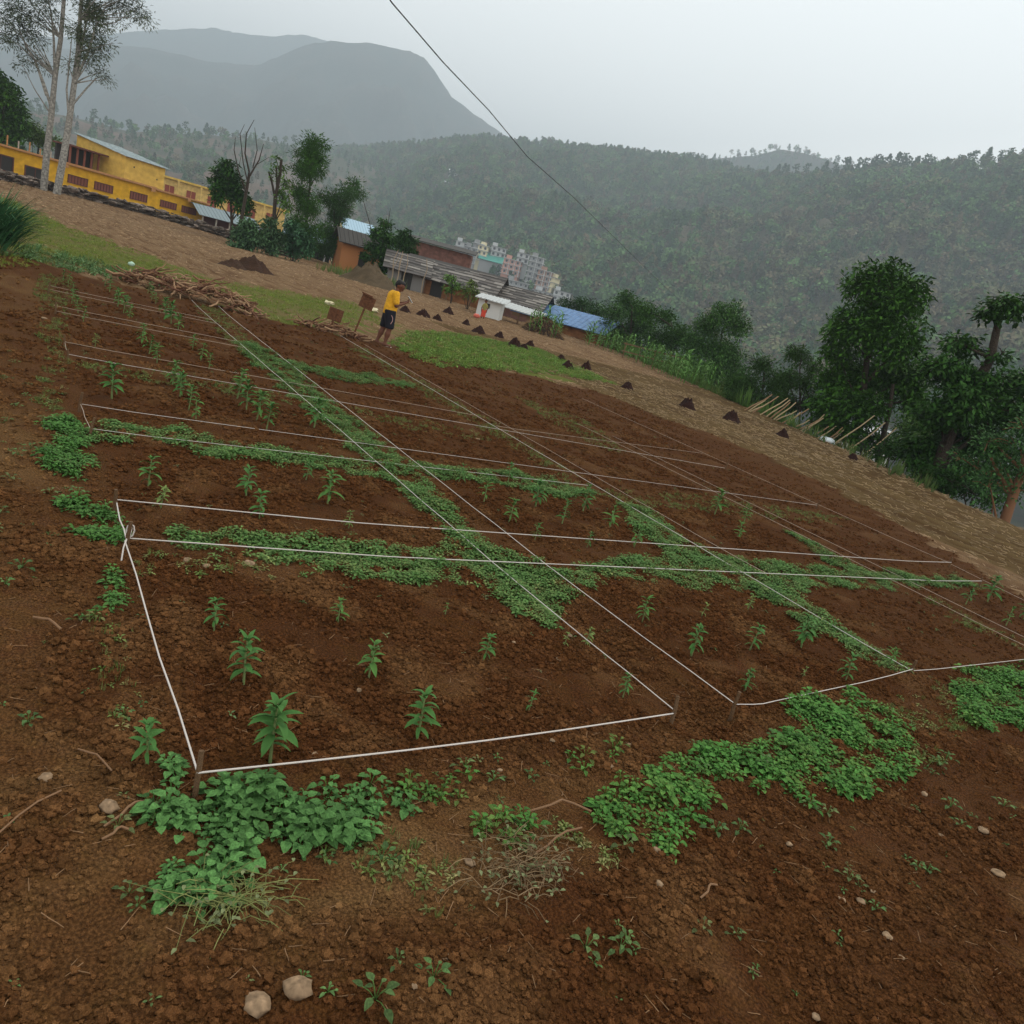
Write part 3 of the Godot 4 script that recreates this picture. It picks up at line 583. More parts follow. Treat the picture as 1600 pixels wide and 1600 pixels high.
func build_clods() -> void:
	var soil := mat(Color(1, 1, 1), 0.97, true)
	soil.metallic_specular = 0.1
	grained(soil, noise_tex(15, 0.05, 4, 0.55, 1.3, 512), null, 0.11, 0.0)
	var kinds := [lump(1, 0.7), lump(2, 0.9), lump(3, 0.8, 0.6)]
	var tfs := [[], [], []]; var cols := [[], [], []]
	var want := 170000
	while want > 0:
		# most of them near, thinning out up the field
		var far := pow(rng.randf(), 1.5)
		var x := rng.randf_range(-0.8, 4.0 + far * 9.5); var z := -0.35 - rng.randf() * (2.5 + far * 12.0)
		surf(x, z)
		want -= 1
		if rng.randf() > 0.08 + 0.92 * s_bed or s_c.g > 0.2: continue
		if n_mid.get_noise_2d(x * 1.0 + 40.0, z) < -0.12 + 0.5 * rng.randf() - 0.3: continue
		var size := 0.0028 + 0.0042 * rng.randf() + 0.011 * pow(rng.randf(), 8.0) + 0.0010 * (-z)
		var k := rng.randi() % 3
		tfs[k].append(Transform3D(spin(Vector3.ONE * size), Vector3(x, s_h + size * 0.25, z)))
		cols[k].append(s_c * rng.randf_range(0.8, 1.65))
	for k in 3:
		stuff("soil_clods", kinds[k].mesh(), soil, tfs[k], cols[k], ["rough crumbs of red-brown soil on the tilled plots", "jagged small clods of red-brown tilled soil", "flattish clods of red-brown tilled soil"][k], "soil clods")
	# pale stones one can pick out
	var pale := mat(Color(0.33, 0.215, 0.125), 0.85)
	grained(pale, noise_tex(16, 0.03, 4, 0.6, 1.15, 256), null, 0.2, 0.0)
	var shapes := [lump(21, 0.35, 0.6).mesh(true), lump(22, 0.45, 0.55).mesh(true), lump(23, 0.3, 0.7).mesh(true)]
	var special := {0: "pale flat stone beside the tied string at the left plot corner", 1: "larger pale stone in the weedy strip between the two nearest left plots", 3: "large rounded tan stone at the bottom edge of the picture", 5: "tan crumbled stone near the bottom left edge", 20: "long tan stone left of the front peg of the nearest plot"}
	for k in STONES.size():
		var s = STONES[k]
		var r: float = s[2] * 0.5
		var p := top(s[0], s[1])
		var b := Basis(Vector3.UP, rng.randf() * TAU) * Basis.from_scale(Vector3(r * rng.randf_range(1.0, 1.4), r * 0.7, r * 0.9))
		var o := solid("stone", shapes[k % 3], pale, special.get(k, "small pale stone lying loose on the dark tilled soil"), "stone", Transform3D(b, p + Vector3(0, r * 0.3, 0)), "pale stones scattered over the plots")
	# straw and twig litter
	var straw := mat(Color(1, 1, 1), 0.8, true)
	var st := MB.new()
	st.tube([Vector3(-0.5, 0, 0), Vector3(-0.15, 0.01, 0.025), Vector3(0.2, 0.0, 0.01), Vector3(0.5, 0.02, 0.03)], 0.035, 0.02, 4)
	var a := []; var ac := []; var f := []; var fc := []
	for k in 1500:
		var q := pow(rng.randf(), 1.6)
		var x := rng.randf_range(-0.6, 3.5 + 7.0 * q); var z := -0.4 - rng.randf() * (2.0 + 12.0 * q)
		surf(x, z)
		var l := rng.randf_range(0.015, 0.06) + 0.05 * pow(rng.randf(), 6.0)
		var dd := 0.7 + 0.4 * rng.randf()
		a.append(Transform3D(spin(Vector3(l, 0.035, 0.04)), Vector3(x, s_h + 0.006, z)))
		ac.append(Color(0.23, 0.13, 0.065) * dd)
	stuff("straw_litter", st.mesh(), straw, a, ac, "thin bits of straw and twig on the red soil", "litter")
	for k in 26000:
		var x := rng.randf_range(-12.0, 34.0); var z := -11.0 - 52.0 * pow(rng.randf(), 1.5)
		if rng.randf() < 0.3: x = rng.randf_range(10.5, 22.0); z = rng.randf_range(-20.0, -2.5)
		surf(x, z)
		if s_bed > 0.0 or s_c.r < 0.12 or x > pw(-z, EDGE_D, EDGE_X): continue
		if s_c.g > s_c.r * 0.78 and rng.randf() < 0.9: continue
		var l := rng.randf_range(0.05, 0.12) + 0.0035 * Vector2(x, z).length() * rng.randf()
		var th := 0.10 + 0.005 * Vector2(x, z).length()
		f.append(Transform3D(Basis(Vector3.UP, rng.randfn(PI / 2, 0.7)) * Basis(Vector3(0, 0, 1), rng.randf_range(-0.2, 0.3)) * Basis.from_scale(Vector3(l, th, th)), Vector3(x, s_h + 0.008, z)))
		fc.append((s_c * 1.25).lerp(Color(0.36, 0.26, 0.16), 0.45) * rng.randf_range(0.55, 1.2))
	stuff("stubble_litter", st.mesh(), straw, f, fc, "cut maize stubble and straw litter over the brown field", "stubble")

# ---------------------------------------------------------------- crops and weeds
const NTH := ["nearest", "second nearest", "third nearest", "fourth nearest", "fifth nearest", "sixth nearest", "seventh nearest", "eighth nearest", "ninth nearest", "tenth nearest", "eleventh nearest", "twelfth nearest", "thirteenth nearest", "fourteenth nearest"]
const COL_NAME := ["left", "second", "third", "rightmost"]
const ROW_NAME := ["front", "second", "third", "fourth", "fifth", "backmost"]

func crop_leaf(k: int) -> ArrayMesh:
	var mb := MB.new()
	mb.blade(Vector3.ZERO, Vector3(1, 0.05, 0), Vector3.UP, 1.0, [0.30, 0.34, 0.27][k], [1.2, 1.7, 0.9][k], 5, 0.8, Color(1, 1, 1))
	return mb.mesh(true)

# [basis, origin, length] of every leaf of a plant of height h, from the foot up
func leaf_spots(h: float, nodes: int) -> Array:
	var out := []
	var turn := rng.randf() * TAU
	for k in nodes:
		var t := float(k) / maxf(nodes - 1, 1)
		var l := h * lerpf(0.50, 0.33, t) * rng.randf_range(0.8, 1.15)
		if k == 0: l *= 0.7
		for s in 4:
			if rng.randf() < 0.12: continue
			var an := turn + TAU / 4.0 * s + rng.randf_range(-0.45, 0.45)
			var el := lerpf(0.0, 0.8, t) + rng.randf_range(-0.22, 0.22)
			var b := Basis(Vector3.UP, an) * Basis(Vector3(0, 0, 1), el) * Basis(Vector3.RIGHT, rng.randf_range(-0.35, 0.35))
			var q := l * rng.randf_range(0.75, 1.1)
			out.append([b.scaled_local(Vector3(q, q, q * rng.randf_range(0.8, 1.1))), Vector3(0, h * lerpf(0.30, 0.92, t) + rng.randf_range(-0.03, 0.03) * h, 0), l])
		turn += 1.1 + rng.randf_range(-0.3, 0.3)
	for s in 3:
		var b := Basis(Vector3.UP, turn + TAU * s / 3.0) * Basis(Vector3(0, 0, 1), 1.0)
		out.append([b.scaled_local(Vector3.ONE * h * 0.22), Vector3(0, h * 0.93, 0), h * 0.22])
	return out

func build_crops() -> void:
	var greens := [leafy(Color(0.056, 0.138, 0.034), 0.35, 0.6), leafy(Color(0.070, 0.155, 0.036), 0.35, 0.6), leafy(Color(0.13, 0.18, 0.05), 0.35, 0.6)]
	var stem_m := mat(Color(0.13, 0.17, 0.06), 0.7)
	var leaf := [crop_leaf(0), crop_leaf(1), crop_leaf(2)]
	var shapes := []
	for k in 3:
		var mb := MB.new(); mb.blade(Vector3.ZERO, Vector3(1, 0.05, 0), Vector3.UP, 1.0, [0.30, 0.34, 0.27][k], [1.2, 1.7, 0.9][k], 3, 0.8, Color(1, 1, 1)); shapes.append(mb)
	var stalk := MB.new()
	stalk.tube([Vector3(0, -0.05, 0), Vector3(0.01, 0.3, 0.0), Vector3(-0.005, 0.7, 0.01), Vector3(0, 1, 0)], 0.03, 0.014, 5)
	var stalk_mesh := stalk.mesh(true)
	# count the plants plot by plot, nearest first
	var list := []
	for c in CROPS: list.append({"x": c[0], "z": c[1], "h": c[2], "d": c[0] * c[0] + c[1] * c[1]})
	list.sort_custom(func(a, b): return a.d < b.d)
	var count := {}
	for c in list:
		var col := -1; var row := -1
		for k in 4:
			if c.x > COLS[k * 2] - 0.15 and c.x < COLS[k * 2 + 1] + 0.2: col = k
		for k in 6:
			if -c.z > ROWS[k * 2] - 0.15 and -c.z < ROWS[k * 2 + 1] + 0.2: row = k
		var where: String
		if col >= 0 and row >= 0: where = "the %s plot of the %s plot row" % [COL_NAME[col], ROW_NAME[row]]
		else: where = "the margin left of the front plot"
		var k: int = count.get(where, 0); count[where] = k + 1
		var size: String = "tall" if c.h > 0.22 else "small" if c.h < 0.13 else "young"
		var pale: bool = c.h < 0.13 and rng.randf() < 0.6
		var p := top(c.x, c.z)
		var o := thing("crop_plant", "%s %s crop plant, %s in %s" % [size, "pale" if pale else "green", NTH[k], where], "plant", p, 0.0, "crop plants set out in the string plots")
		o.rotation = Vector3(rng.randf_range(-0.1, 0.1), rng.randf() * TAU, rng.randf_range(-0.1, 0.1))
		var m: Material = greens[2] if pale else greens[rng.randi() % 2]
		part("stem", stalk_mesh, stem_m, o, Transform3D(Basis.from_scale(Vector3(maxf(c.h, 0.1), c.h, maxf(c.h, 0.1))), Vector3.ZERO))
		var pairs: int = 3 if c.h < 0.11 else 6 if c.h > 0.19 else 5
		if c.h > 0.22: pairs = 8
		var spots := leaf_spots(c.h, pairs)
		if c.d < 30.0:
			for s in spots: part("leaf", leaf[rng.randi() % 3], m, o, Transform3D(s[0], s[1]))
		else:
			var mb := MB.new()
			for s in spots: mb.add(shapes[rng.randi() % 3], Transform3D(s[0], s[1]), Color(1, 1, 1) * rng.randf_range(0.8, 1.2))
			part("foliage", mb.mesh(), m, o)

func weed_plant(leaves: int, size: float, tall: float, round_: float) -> MB:
	var mb := MB.new()
	var turn := rng.randf() * TAU
	for k in leaves:
		var an := turn + 2.4 * k + rng.randf_range(-0.3, 0.3)
		var out := Vector3(cos(an), 0, sin(an))
		var t := float(k) / leaves
		var reach := tall * lerpf(0.75, 0.15, t) * rng.randf_range(0.7, 1.2)
		var tip := out * reach + Vector3(0, tall * lerpf(0.35, 1.0, t), 0)
		var l := size * lerpf(1.0, 0.55, t) * rng.randf_range(0.75, 1.15)
		var side := Vector3(-out.z, 0, out.x) * 0.0012
		mb.quad(Vector3.ZERO - side, tip * 0.5 - side + Vector3(0, tall * 0.12, 0), tip * 0.5 + side + Vector3(0, tall * 0.12, 0), Vector3.ZERO + side, Color(0.8, 0.9, 0.7))
		mb.quad(tip * 0.5 - side + Vector3(0, tall * 0.12, 0), tip - side, tip + side, tip * 0.5 + side + Vector3(0, tall * 0.12, 0), Color(0.8, 0.9, 0.7))
		mb.blade(tip, (out + Vector3(0, rng.randf_range(-0.15, 0.35), 0)), Vector3.UP, l, l * round_, rng.randf_range(0.3, 0.9), 4, 0.62, Color(1, 1, 1) * rng.randf_range(0.62, 1.3))
	return mb

func grass_tuft(blades: int, tall: float) -> MB:
	var mb := MB.new()
	for k in blades:
		var an := rng.randf() * TAU
		var d := Vector3(cos(an) * 0.55, 1.0, sin(an) * 0.55)
		mb.blade(Vector3(cos(an), 0, sin(an)) * tall * 0.1 * rng.randf(), d, Vector3(cos(an), -0.3, sin(an)).normalized() * -1.0, tall * rng.randf_range(0.6, 1.1), tall * 0.05, rng.randf_range(-1.4, -0.2), 3, 0.6, Color(1, 1, 1) * rng.randf_range(0.8, 1.2))
	return mb

func area_of(poly: PackedVector2Array) -> float:
	var a := 0.0
	for k in poly.size(): a += poly[k].cross(poly[(k + 1) % poly.size()])
	return absf(a) / 2.0

func fill(polys: Array, per_m2: float, shapes: Array, lo: float, hi: float, green: Color, dry: Color, patchy: float, m: Material, called: String, label: String, grow := 0.0) -> void:
	var tfs := []; var cols := []
	for s in shapes: tfs.append([]); cols.append([])
	for p in polys:
		var poly := PackedVector2Array(); var box := Rect2(p[0], p[1], 0, 0)
		for k in range(0, p.size(), 2):
			poly.append(Vector2(p[k], p[k + 1])); box = box.expand(Vector2(p[k], p[k + 1]))
		if grow > 0.0: poly = Geometry2D.offset_polygon(poly, grow)[0]
		box = box.grow(0.08 + grow)
		var n := int(per_m2 * box.get_area())
		for k in n:
			var x := rng.randf_range(box.position.x, box.end.x); var z := rng.randf_range(box.position.y, box.end.y)
			var w := n_mid.get_noise_2d(x * 1.7 + 9.0, z * 1.7)
			var q := Vector2(x + w * 0.14, z + n_mid.get_noise_2d(x * 1.7, z * 1.7 + 31.0) * 0.14)
			if not Geometry2D.is_point_in_polygon(q, poly): continue
			if w < patchy + rng.randf_range(-0.12, 0.12): continue
			surf(x, z)
			var size := rng.randf_range(lo, hi) * (1.0 + 0.5 * w)
			var s := rng.randi() % shapes.size()
			tfs[s].append(Transform3D(Basis(Vector3.UP, rng.randf() * TAU) * Basis(Vector3.RIGHT, rng.randf_range(-0.15, 0.15)) * Basis.from_scale(Vector3.ONE * size), Vector3(x, s_h - 0.004, z)))
			cols[s].append(green.lerp(dry, clampf(rng.randfn(0.2, 0.25) - w * 0.6, 0.0, 1.0)) * rng.randf_range(0.75, 1.2))
	var root := Node3D.new(); root.name = uniq(called); add_child(root, true)
	tag(root, label, "weeds"); root.set_meta("kind", "stuff")
	for s in shapes.size():
		if tfs[s].size():
			var o := scatter("weed_leaves", shapes[s].mesh(), m, tfs[s], cols[s], root)
			o.set_meta("kind", "stuff")
	print(called, " ", tfs.map(func(t): return t.size()))

func build_weeds() -> void:
	var m := leafy(Color(1, 1, 1), 0.35, 0.62)
	grained(m, noise_tex(35, 0.04, 3, 0.7, 1.15, 256), null, 0.09, 0.0)
	var broad := []; var small := []; var tiny := []; var grass := []
	for k in 3: broad.append(weed_plant(10, 0.040, 0.055, 0.86))
	for k in 3: small.append(weed_plant(8, 0.03, 0.04, 0.62))
	for k in 2: tiny.append(weed_plant(6, 0.016, 0.016, 0.5))
	for k in 2: grass.append(grass_tuft(9, 0.035))
	var g1 := Color(0.096, 0.218, 0.060); var g2 := Color(0.078, 0.198, 0.039); var dry := Color(0.195, 0.206, 0.053)
	fill(WEEDS["broad"], 900.0, [broad[0], broad[1], small[0], broad[2]], 0.4, 1.2, g1, g1 * 1.1, -0.35, m, "weed_patch", "patch of broad heart-shaped weed leaves below the nearest plot's corner")
	var front: Array = WEEDS["dense"].slice(0, 2); var bits: Array = WEEDS["dense"].slice(2, 7)
	fill(front, 900.0, [small[0], small[1], broad[2]], 0.55, 1.1, Color(0.081, 0.218, 0.042), Color(0.150, 0.243, 0.053), -0.3, m, "weed_patch", "large dense green weed patch along the front of the right plots")
	fill(bits, 750.0, small, 0.6, 1.25, g2, dry, -0.25, m, "weed_patch", "loose clumps of weeds on the tan path before the front string")
	fill(WEEDS["dense"].slice(7, 10), 1100.0, small, 0.8, 1.3, g2, Color(0.135, 0.250, 0.075), -0.4, m, "weed_patch", "weed clumps up the left margin of the plots")
	fill(WEEDS["dense"].slice(10), 950.0, small, 0.6, 1.15, Color(0.108, 0.220, 0.057), Color(0.240, 0.272, 0.090), -0.3, m, "weed_cover", "green weeds carpeting the alleys between the string plots", 0.05)
	fill(WEEDS["sparse"], 700.0, tiny + [grass[0]], 0.7, 1.5, Color(0.150, 0.206, 0.053), Color(0.420, 0.323, 0.150), -0.14, m, "weed_seedlings", "sparse yellowish seedlings on the bare trodden strips")
	# loose seedlings all over the trodden ground
	fill([[-0.4, -0.9, 4.6, -0.9, 4.6, -2.05, -0.4, -2.1], [0.0, -2.0, 0.55, -2.0, 0.55, -9.0, 0.0, -8.0]], 55.0, tiny + [small[1]], 0.6, 1.1, Color(0.105, 0.191, 0.060), Color(0.255, 0.206, 0.090), 0.05, m, "weed_seedlings", "tiny scattered seedlings on the bare front path")
	fill([[0.6, -2.1, 10.0, -2.1, 10.0, -14.0, 0.6, -14.0]], 9.0, tiny, 0.7, 1.3, Color(0.120, 0.191, 0.075), Color(0.300, 0.235, 0.120), -0.1, m, "weed_seedlings", "tiny seedlings dotted over the tilled plots")
	var tall := [grass_tuft(12, 0.075), weed_plant(9, 0.042, 0.05, 0.5), weed_plant(8, 0.05, 0.055, 0.45)]
	fill([WEEDS["turf"][0]], 170.0, tall, 0.8, 1.5, Color(0.18, 0.32, 0.055), Color(0.33, 0.30, 0.09), -0.08, m, "grass_strip", "bright green weedy strip behind the boy")
	fill([WEEDS["turf"][1]], 90.0, [tall[0], tall[1]], 0.5, 1.0, Color(0.23, 0.31, 0.05), Color(0.36, 0.30, 0.09), -0.25, m, "grass_strip", "olive grass strip behind the stalk pile on the left")
	fill([[0.2, -15.0, 1.6, -15.2, 2.0, -17.0, 0.4, -17.5], [0.3, -15.2, 3.5, -16.2, 3.6, -17.2, 0.5, -18.0]], 60.0, tall, 0.9, 1.6, Color(0.135, 0.265, 0.090), Color(0.225, 0.279, 0.135), -0.2, m, "grass_strip", "pale green leafy growth beside the tall grass clump")
	# long grass along the field's far edge and below the school wall
	var long := [grass_tuft(12, 0.45), grass_tuft(10, 0.6)]
	fill([[23.0, -16.5, 25.4, -17.5, 34.5, -38.5, 32.0, -38.5]], 9.0, long, 0.7, 1.3, Color(0.128, 0.243, 0.053), Color(0.210, 0.220, 0.075), -0.5, m, "grass_verge", "long bright grass along the far edge of the stubble field")
	fill([[14.0, -42.5, 16.5, -41.0, 21.0, -45.0, 20.0, -48.0]], 9.0, long, 0.6, 1.1, Color(0.135, 0.220, 0.053), Color(0.225, 0.220, 0.075), -0.5, m, "grass_verge", "grass verge under the row of village trees")
	fill([[18.5, -9.5, 19.8, -9.5, 24.5, -16.5, 23.2, -17.0]], 7.0, long, 0.4, 0.8, Color(0.105, 0.176, 0.045), Color(0.210, 0.176, 0.075), -0.1, m, "grass_verge", "rough grass below the big dark trees on the right")
	# maize beyond the field
	var corn := []
	for k in 2:
		var mb := MB.new()
		mb.tube([Vector3.ZERO, Vector3(0.02, 0.5, 0), Vector3(0, 1.1, 0.02)], 0.012, 0.006, 4, Color(0.9, 1, 0.8))
		for q in 9:
			var an := q * PI + rng.randf_range(-0.5, 0.5)
			mb.blade(Vector3(0, 0.15 + 0.1 * q, 0), Vector3(cos(an), 1.3, sin(an)), Vector3(-cos(an), 0.8, -sin(an)), rng.randf_range(0.4, 0.6), 0.06, 1.8, 4, 0.5, Color(1, 1, 1) * rng.randf_range(0.8, 1.2))
		corn.append(mb)
	fill([[22.6, -33.6, 24.2, -32.8, 27.5, -36.5, 26.0, -38.0], [27.0, -34.5, 29.0, -33.0, 33.6, -38.3, 31.5, -39.0], [24.6, -24.5, 26.6, -23.5, 31.2, -33.6, 28.8, -34.0]], 3.4, corn, 0.75, 1.15, Color(0.112, 0.243, 0.053), Color(0.165, 0.250, 0.075), -0.6, m, "maize_patch", "bright green young maize growing before the blue roof")

func build_grass_clump() -> void:
	var m := leafy(Color(0.045, 0.12, 0.05), 0.35)
	var o := thing("grass_clump", "tall dark green clump of fodder grass at the left picture edge", "grass", top(-0.12, -15.5))
	var mb := MB.new()
	for k in 900:
		var an := rng.randf() * TAU; var q := sqrt(rng.randf())
		var b := Vector3(cos(an), 0, sin(an)) * q * 0.42
		var d := Vector3(cos(an) * q * 0.7, 1.0, sin(an) * q * 0.7)
		mb.blade(b + Vector3(0, rng.randf() * 0.45, 0), d, Vector3(-cos(an), 0.4, -sin(an)), rng.randf_range(0.45, 0.85), 0.022, rng.randf_range(0.3, 2.0), 4, 0.5, Color(1, 1, 1) * rng.randf_range(0.65, 1.3))
	var f := part("blades", mb.mesh(), m, o); f.set_meta("kind", "stuff")

# ---------------------------------------------------------------- things in the field
func string_mesh(pts: Array, r: float) -> ArrayMesh:
	var mb := MB.new(); mb.tube(pts, r, r, 5)
	return mb.mesh(true)

func line_between(x0: float, z0: float, y0: float, x1: float, z1: float, y1: float) -> Array:
	var out := []
	var l := Vector2(x1 - x0, z1 - z0).length()
	var n := maxi(4, int(l / 0.35))
	for k in n + 1:
		var t := float(k) / n
		var x := lerpf(x0, x1, t); var z := lerpf(z0, z1, t)
		var y := lerpf(gy(x0, z0) + y0, gy(x1, z1) + y1, t) - sin(PI * t) * 0.008 * l
		out.append(Vector3(x + 0.004 * sin(k * 2.1), maxf(y, gy(x, z) + 0.062), z))
	return out

func build_strings() -> void:
	var white := mat(Color(0.50, 0.45, 0.41), 0.7)
	var grey := mat(Color(0.38, 0.30, 0.24), 0.7)
	var wood := mat(Color(0.16, 0.09, 0.045), 0.85)
	grained(wood, noise_tex(31, 0.06, 3, 0.6, 1.2, 256), null, 0.1, 0.0)
	var runs := [
		[0.60, -2.07, 0.60, -3.87, "white string along the left side of the nearest plot"],
		[0.60, -2.07, 2.79, -2.13, "white string along the front of the nearest plot"],
		[0.61, -3.87, 9.87, -3.95, "long white string closing the back of the front row of plots"],
		[0.61, -4.39, 10.2, -4.5, "long white string along the front of the second row of plots"],
		[0.60, -3.87, 0.61, -4.39, "short white string between the two nearest left corner pegs"],
		[2.79, -2.13, 2.76, -14.2, "long string up the right edge of the left column of plots"],
		[3.24, -2.13, 3.2, -14.2, "long string up the left edge of the second column of plots"],
		[3.24, -2.13, 3.62, -2.17, "short string dipping away from the peg beside the furrow"],
		[3.62, -2.17, 5.39, -2.33, "white string along the front of the second plot"],
		[5.39, -2.33, 8.6, -2.4, "string running right along the front of the third plot"],
		[5.38, -2.33, 5.38, -14.0, "long string up the right edge of the second column of plots"],
		[5.68, -3.9, 5.66, -13.5, "thin string up the left edge of the third column of plots"],
		[7.78, -2.4, 7.76, -9.5, "thin string up the right edge of the third column of plots"],
		[8.12, -2.4, 8.1, -9.0, "thin string up the left edge of the rightmost column of plots"],
		[9.87, -2.9, 10.2, -4.5, "string slanting along the right end of the front row"],
		[10.2, -4.5, 10.15, -12.5, "long pale string up the right boundary of the plots"],
		[0.60, -5.8, 5.3, -6.0, "string along the back of the second row of plots"],
		[0.58, -6.42, 10.1, -6.5, "long string along the front of the third row of plots"],
		[0.58, -6.42, 0.60, -5.8, "short string between the left pegs of the second alley"],
		[0.60, -8.13, 9.7, -8.0, "string along the back of the third row of plots"],
		[0.60, -8.69, 5.4, -8.7, "string along the front of the fourth row of plots"],
		[0.60, -8.13, 0.60, -8.69, "short string between the left pegs of the third alley"],
		[0.60, -10.42, 2.75, -10.5, "string along the back of the fourth plot on the left"],
		[0.60, -10.8, 2.75, -10.9, "string along the front of the fifth plot on the left"],
		[0.60, -12.05, 2.75, -12.2, "string along the back of the fifth plot on the left"],
		[0.60, -12.4, 2.75, -12.5, "string along the front of the backmost plot on the left"],
		[5.4, -8.2, 10.1, -8.9, "faint string across the third row on the right"]]
	for k in runs.size():
		var r = runs[k]
		var y0 := 0.10 if k < 9 else 0.07
		var y1 := 0.085 if k < 9 else 0.06
		if k == 7: y1 = 0.05
		if k == 8: y0 = 0.05
		var pts := line_between(r[0], r[1], y0, r[2], r[3], y1)
		solid("string", string_mesh(pts, 0.0036 if k < 5 else 0.0026 if k < 11 else 0.0021), white if k < 11 or k in [16, 17, 19] else grey, r[4], "string", Transform3D(), "strings marking out the plots")
	# a loose knot with hanging ends at the left corner
	var kn := MB.new()
	var c := Vector3(0.605, gy(0.6, -3.87) + 0.105, -3.87)
	for k in 3:
		var loop := []
		for q in 9:
			var a := TAU * q / 8.0
			loop.append(c + Vector3(0.012 + 0.018 * cos(a), 0.03 + 0.035 * sin(a), 0.012 * (k - 1)).rotated(Vector3.UP, k * 0.9))
		kn.tube(loop, 0.004, 0.004, 5)
	kn.tube([c, c + Vector3(-0.02, -0.03, 0.06), c + Vector3(-0.035, -0.075, 0.14)], 0.004, 0.004, 5)
	solid("string_knot", kn.mesh(true), white, "bundled loops of spare white string tied at the left corner peg", "string")
	var pegs := [[0.60, -2.07, 0.16, "wooden peg at the front left corner of the nearest plot"], [2.79, -2.13, 0.14, "wooden peg at the front right corner of the nearest plot"], [3.24, -2.13, 0.17, "leaning wooden peg at the front corner beside the furrow"], [5.39, -2.33, 0.12, "peg at the front right corner of the second plot"], [0.61, -3.87, 0.15, "peg carrying the bundle of spare string"], [0.61, -4.39, 0.15, "peg at the left end of the second long string"], [0.60, -5.8, 0.13, "peg at the near left end of the second alley"], [0.58, -6.42, 0.15, "peg at the far left end of the second alley"], [10.2, -4.5, 0.14, "peg at the right end of the second long string"], [9.87, -3.95, 0.12, "peg at the right end of the first long string"], [0.60, -8.13, 0.12, "peg at the near left end of the third alley"], [0.60, -8.69, 0.12, "peg at the far left end of the third alley"], [0.60, -10.42, 0.13, "peg at the near left end of the fourth alley"], [0.60, -12.05, 0.14, "peg at the left end of the fifth alley"], [10.1, -6.5, 0.13, "peg at the right end of the third row string"], [9.7, -8.0, 0.2, "thin peg standing at the right back of the plots"]]
	for p in pegs:
		var mb := MB.new(); var h: float = p[2]
		mb.tube([Vector3(0, -0.06, 0), Vector3(0.004, h * 0.5, 0.003), Vector3(0.01, h, -0.004)], 0.011, 0.009, 6)
		solid("peg", mb.mesh(), wood, p[3], "peg", Transform3D(Basis(Vector3.UP, rng.randf() * TAU) * Basis(Vector3.RIGHT, rng.randf_range(-0.12, 0.12)), top(p[0], p[1])), "pegs holding the strings")

func build_heaps() -> void:
	var dung := mat(Color(1, 1, 1), 0.97, true)
	grained(dung, noise_tex(41, 0.04, 4, 0.5, 1.3, 512), noise_tex(42, 0.05, 4, 0.0, 1.0, 512), 0.6, 4.0)
	var ord := ["first", "second", "third", "fourth", "fifth", "sixth", "seventh", "eighth", "ninth", "tenth", "eleventh", "twelfth", "thirteenth", "fourteenth", "fifteenth", "sixteenth", "seventeenth", "eighteenth"]
	for k in HEAPS.size():
		var h = HEAPS[k]
		var size := rng.randf_range(0.2, 0.3)
		if k in [4, 13, 17]: size *= 0.8
		solid("manure_heap", heap(100 + k, size * 1.15, size * rng.randf_range(0.8, 1.15), Color(0.042, 0.015, 0.010)), dung, "small dark manure heap, %s from the left on the stubble field" % ord[k], "heap", Transform3D(Basis(Vector3.UP, k * 1.7), Vector3(h[0], gy(h[0], h[1]) - 0.02, h[1])), "manure heaps on the stubble field")
	solid("manure_heap", heap(140, 0.75, 0.42, Color(0.075, 0.036, 0.020)), dung, "broad brown heap on the stubble field below the school", "heap", Transform3D(Basis(), Vector3(6.9, gy(6.9, -26.8) - 0.02, -26.8)))
	solid("manure_heap", heap(141, 0.5, 0.25, Color(0.085, 0.044, 0.025)), dung, "low brown heap in front of the broad heap below the school", "heap", Transform3D(Basis(), Vector3(6.1, gy(6.1, -25.9) - 0.02, -25.9)))
	solid("earth_mound", heap(142, 1.7, 1.0, Color(0.15, 0.105, 0.058)), dung, "grey-brown mound of earth behind the boy", "mound", Transform3D(Basis(), Vector3(16.2, gy(16.2, -39.6) - 0.05, -39.6)))
	# hay mound
	var o := thing("hay_mound", "rounded brown mound of old hay before the maize", "hay", Vector3(24.2, gy(24.2, -34.6) - 0.03, -34.6))
	part("mound", heap(143, 1.3, 0.85, Color(0.062, 0.033, 0.018)), dung, o)
	var st := MB.new()
	for k in 700:
		var a := rng.randf() * TAU; var q := sqrt(rng.randf())
		var p := Vector3(cos(a) * q * 1.2, 0.86 * (1.0 - pow(q, 1.8)) + 0.02, sin(a) * q * 1.2)
		var d := Vector3(cos(a), -0.7 * q, sin(a)).normalized() * rng.randf_range(0.12, 0.3) + Vector3(rng.randfn(0, 0.06), rng.randfn(0, 0.04), rng.randfn(0, 0.06))
		st.tube([p, p + d], 0.009, 0.004, 3, Color(0.20, 0.12, 0.055) * rng.randf_range(0.6, 1.3))
	var hay := part("straw", st.mesh(), mat(Color(1, 1, 1), 0.9, true), o); hay.set_meta("kind", "stuff")

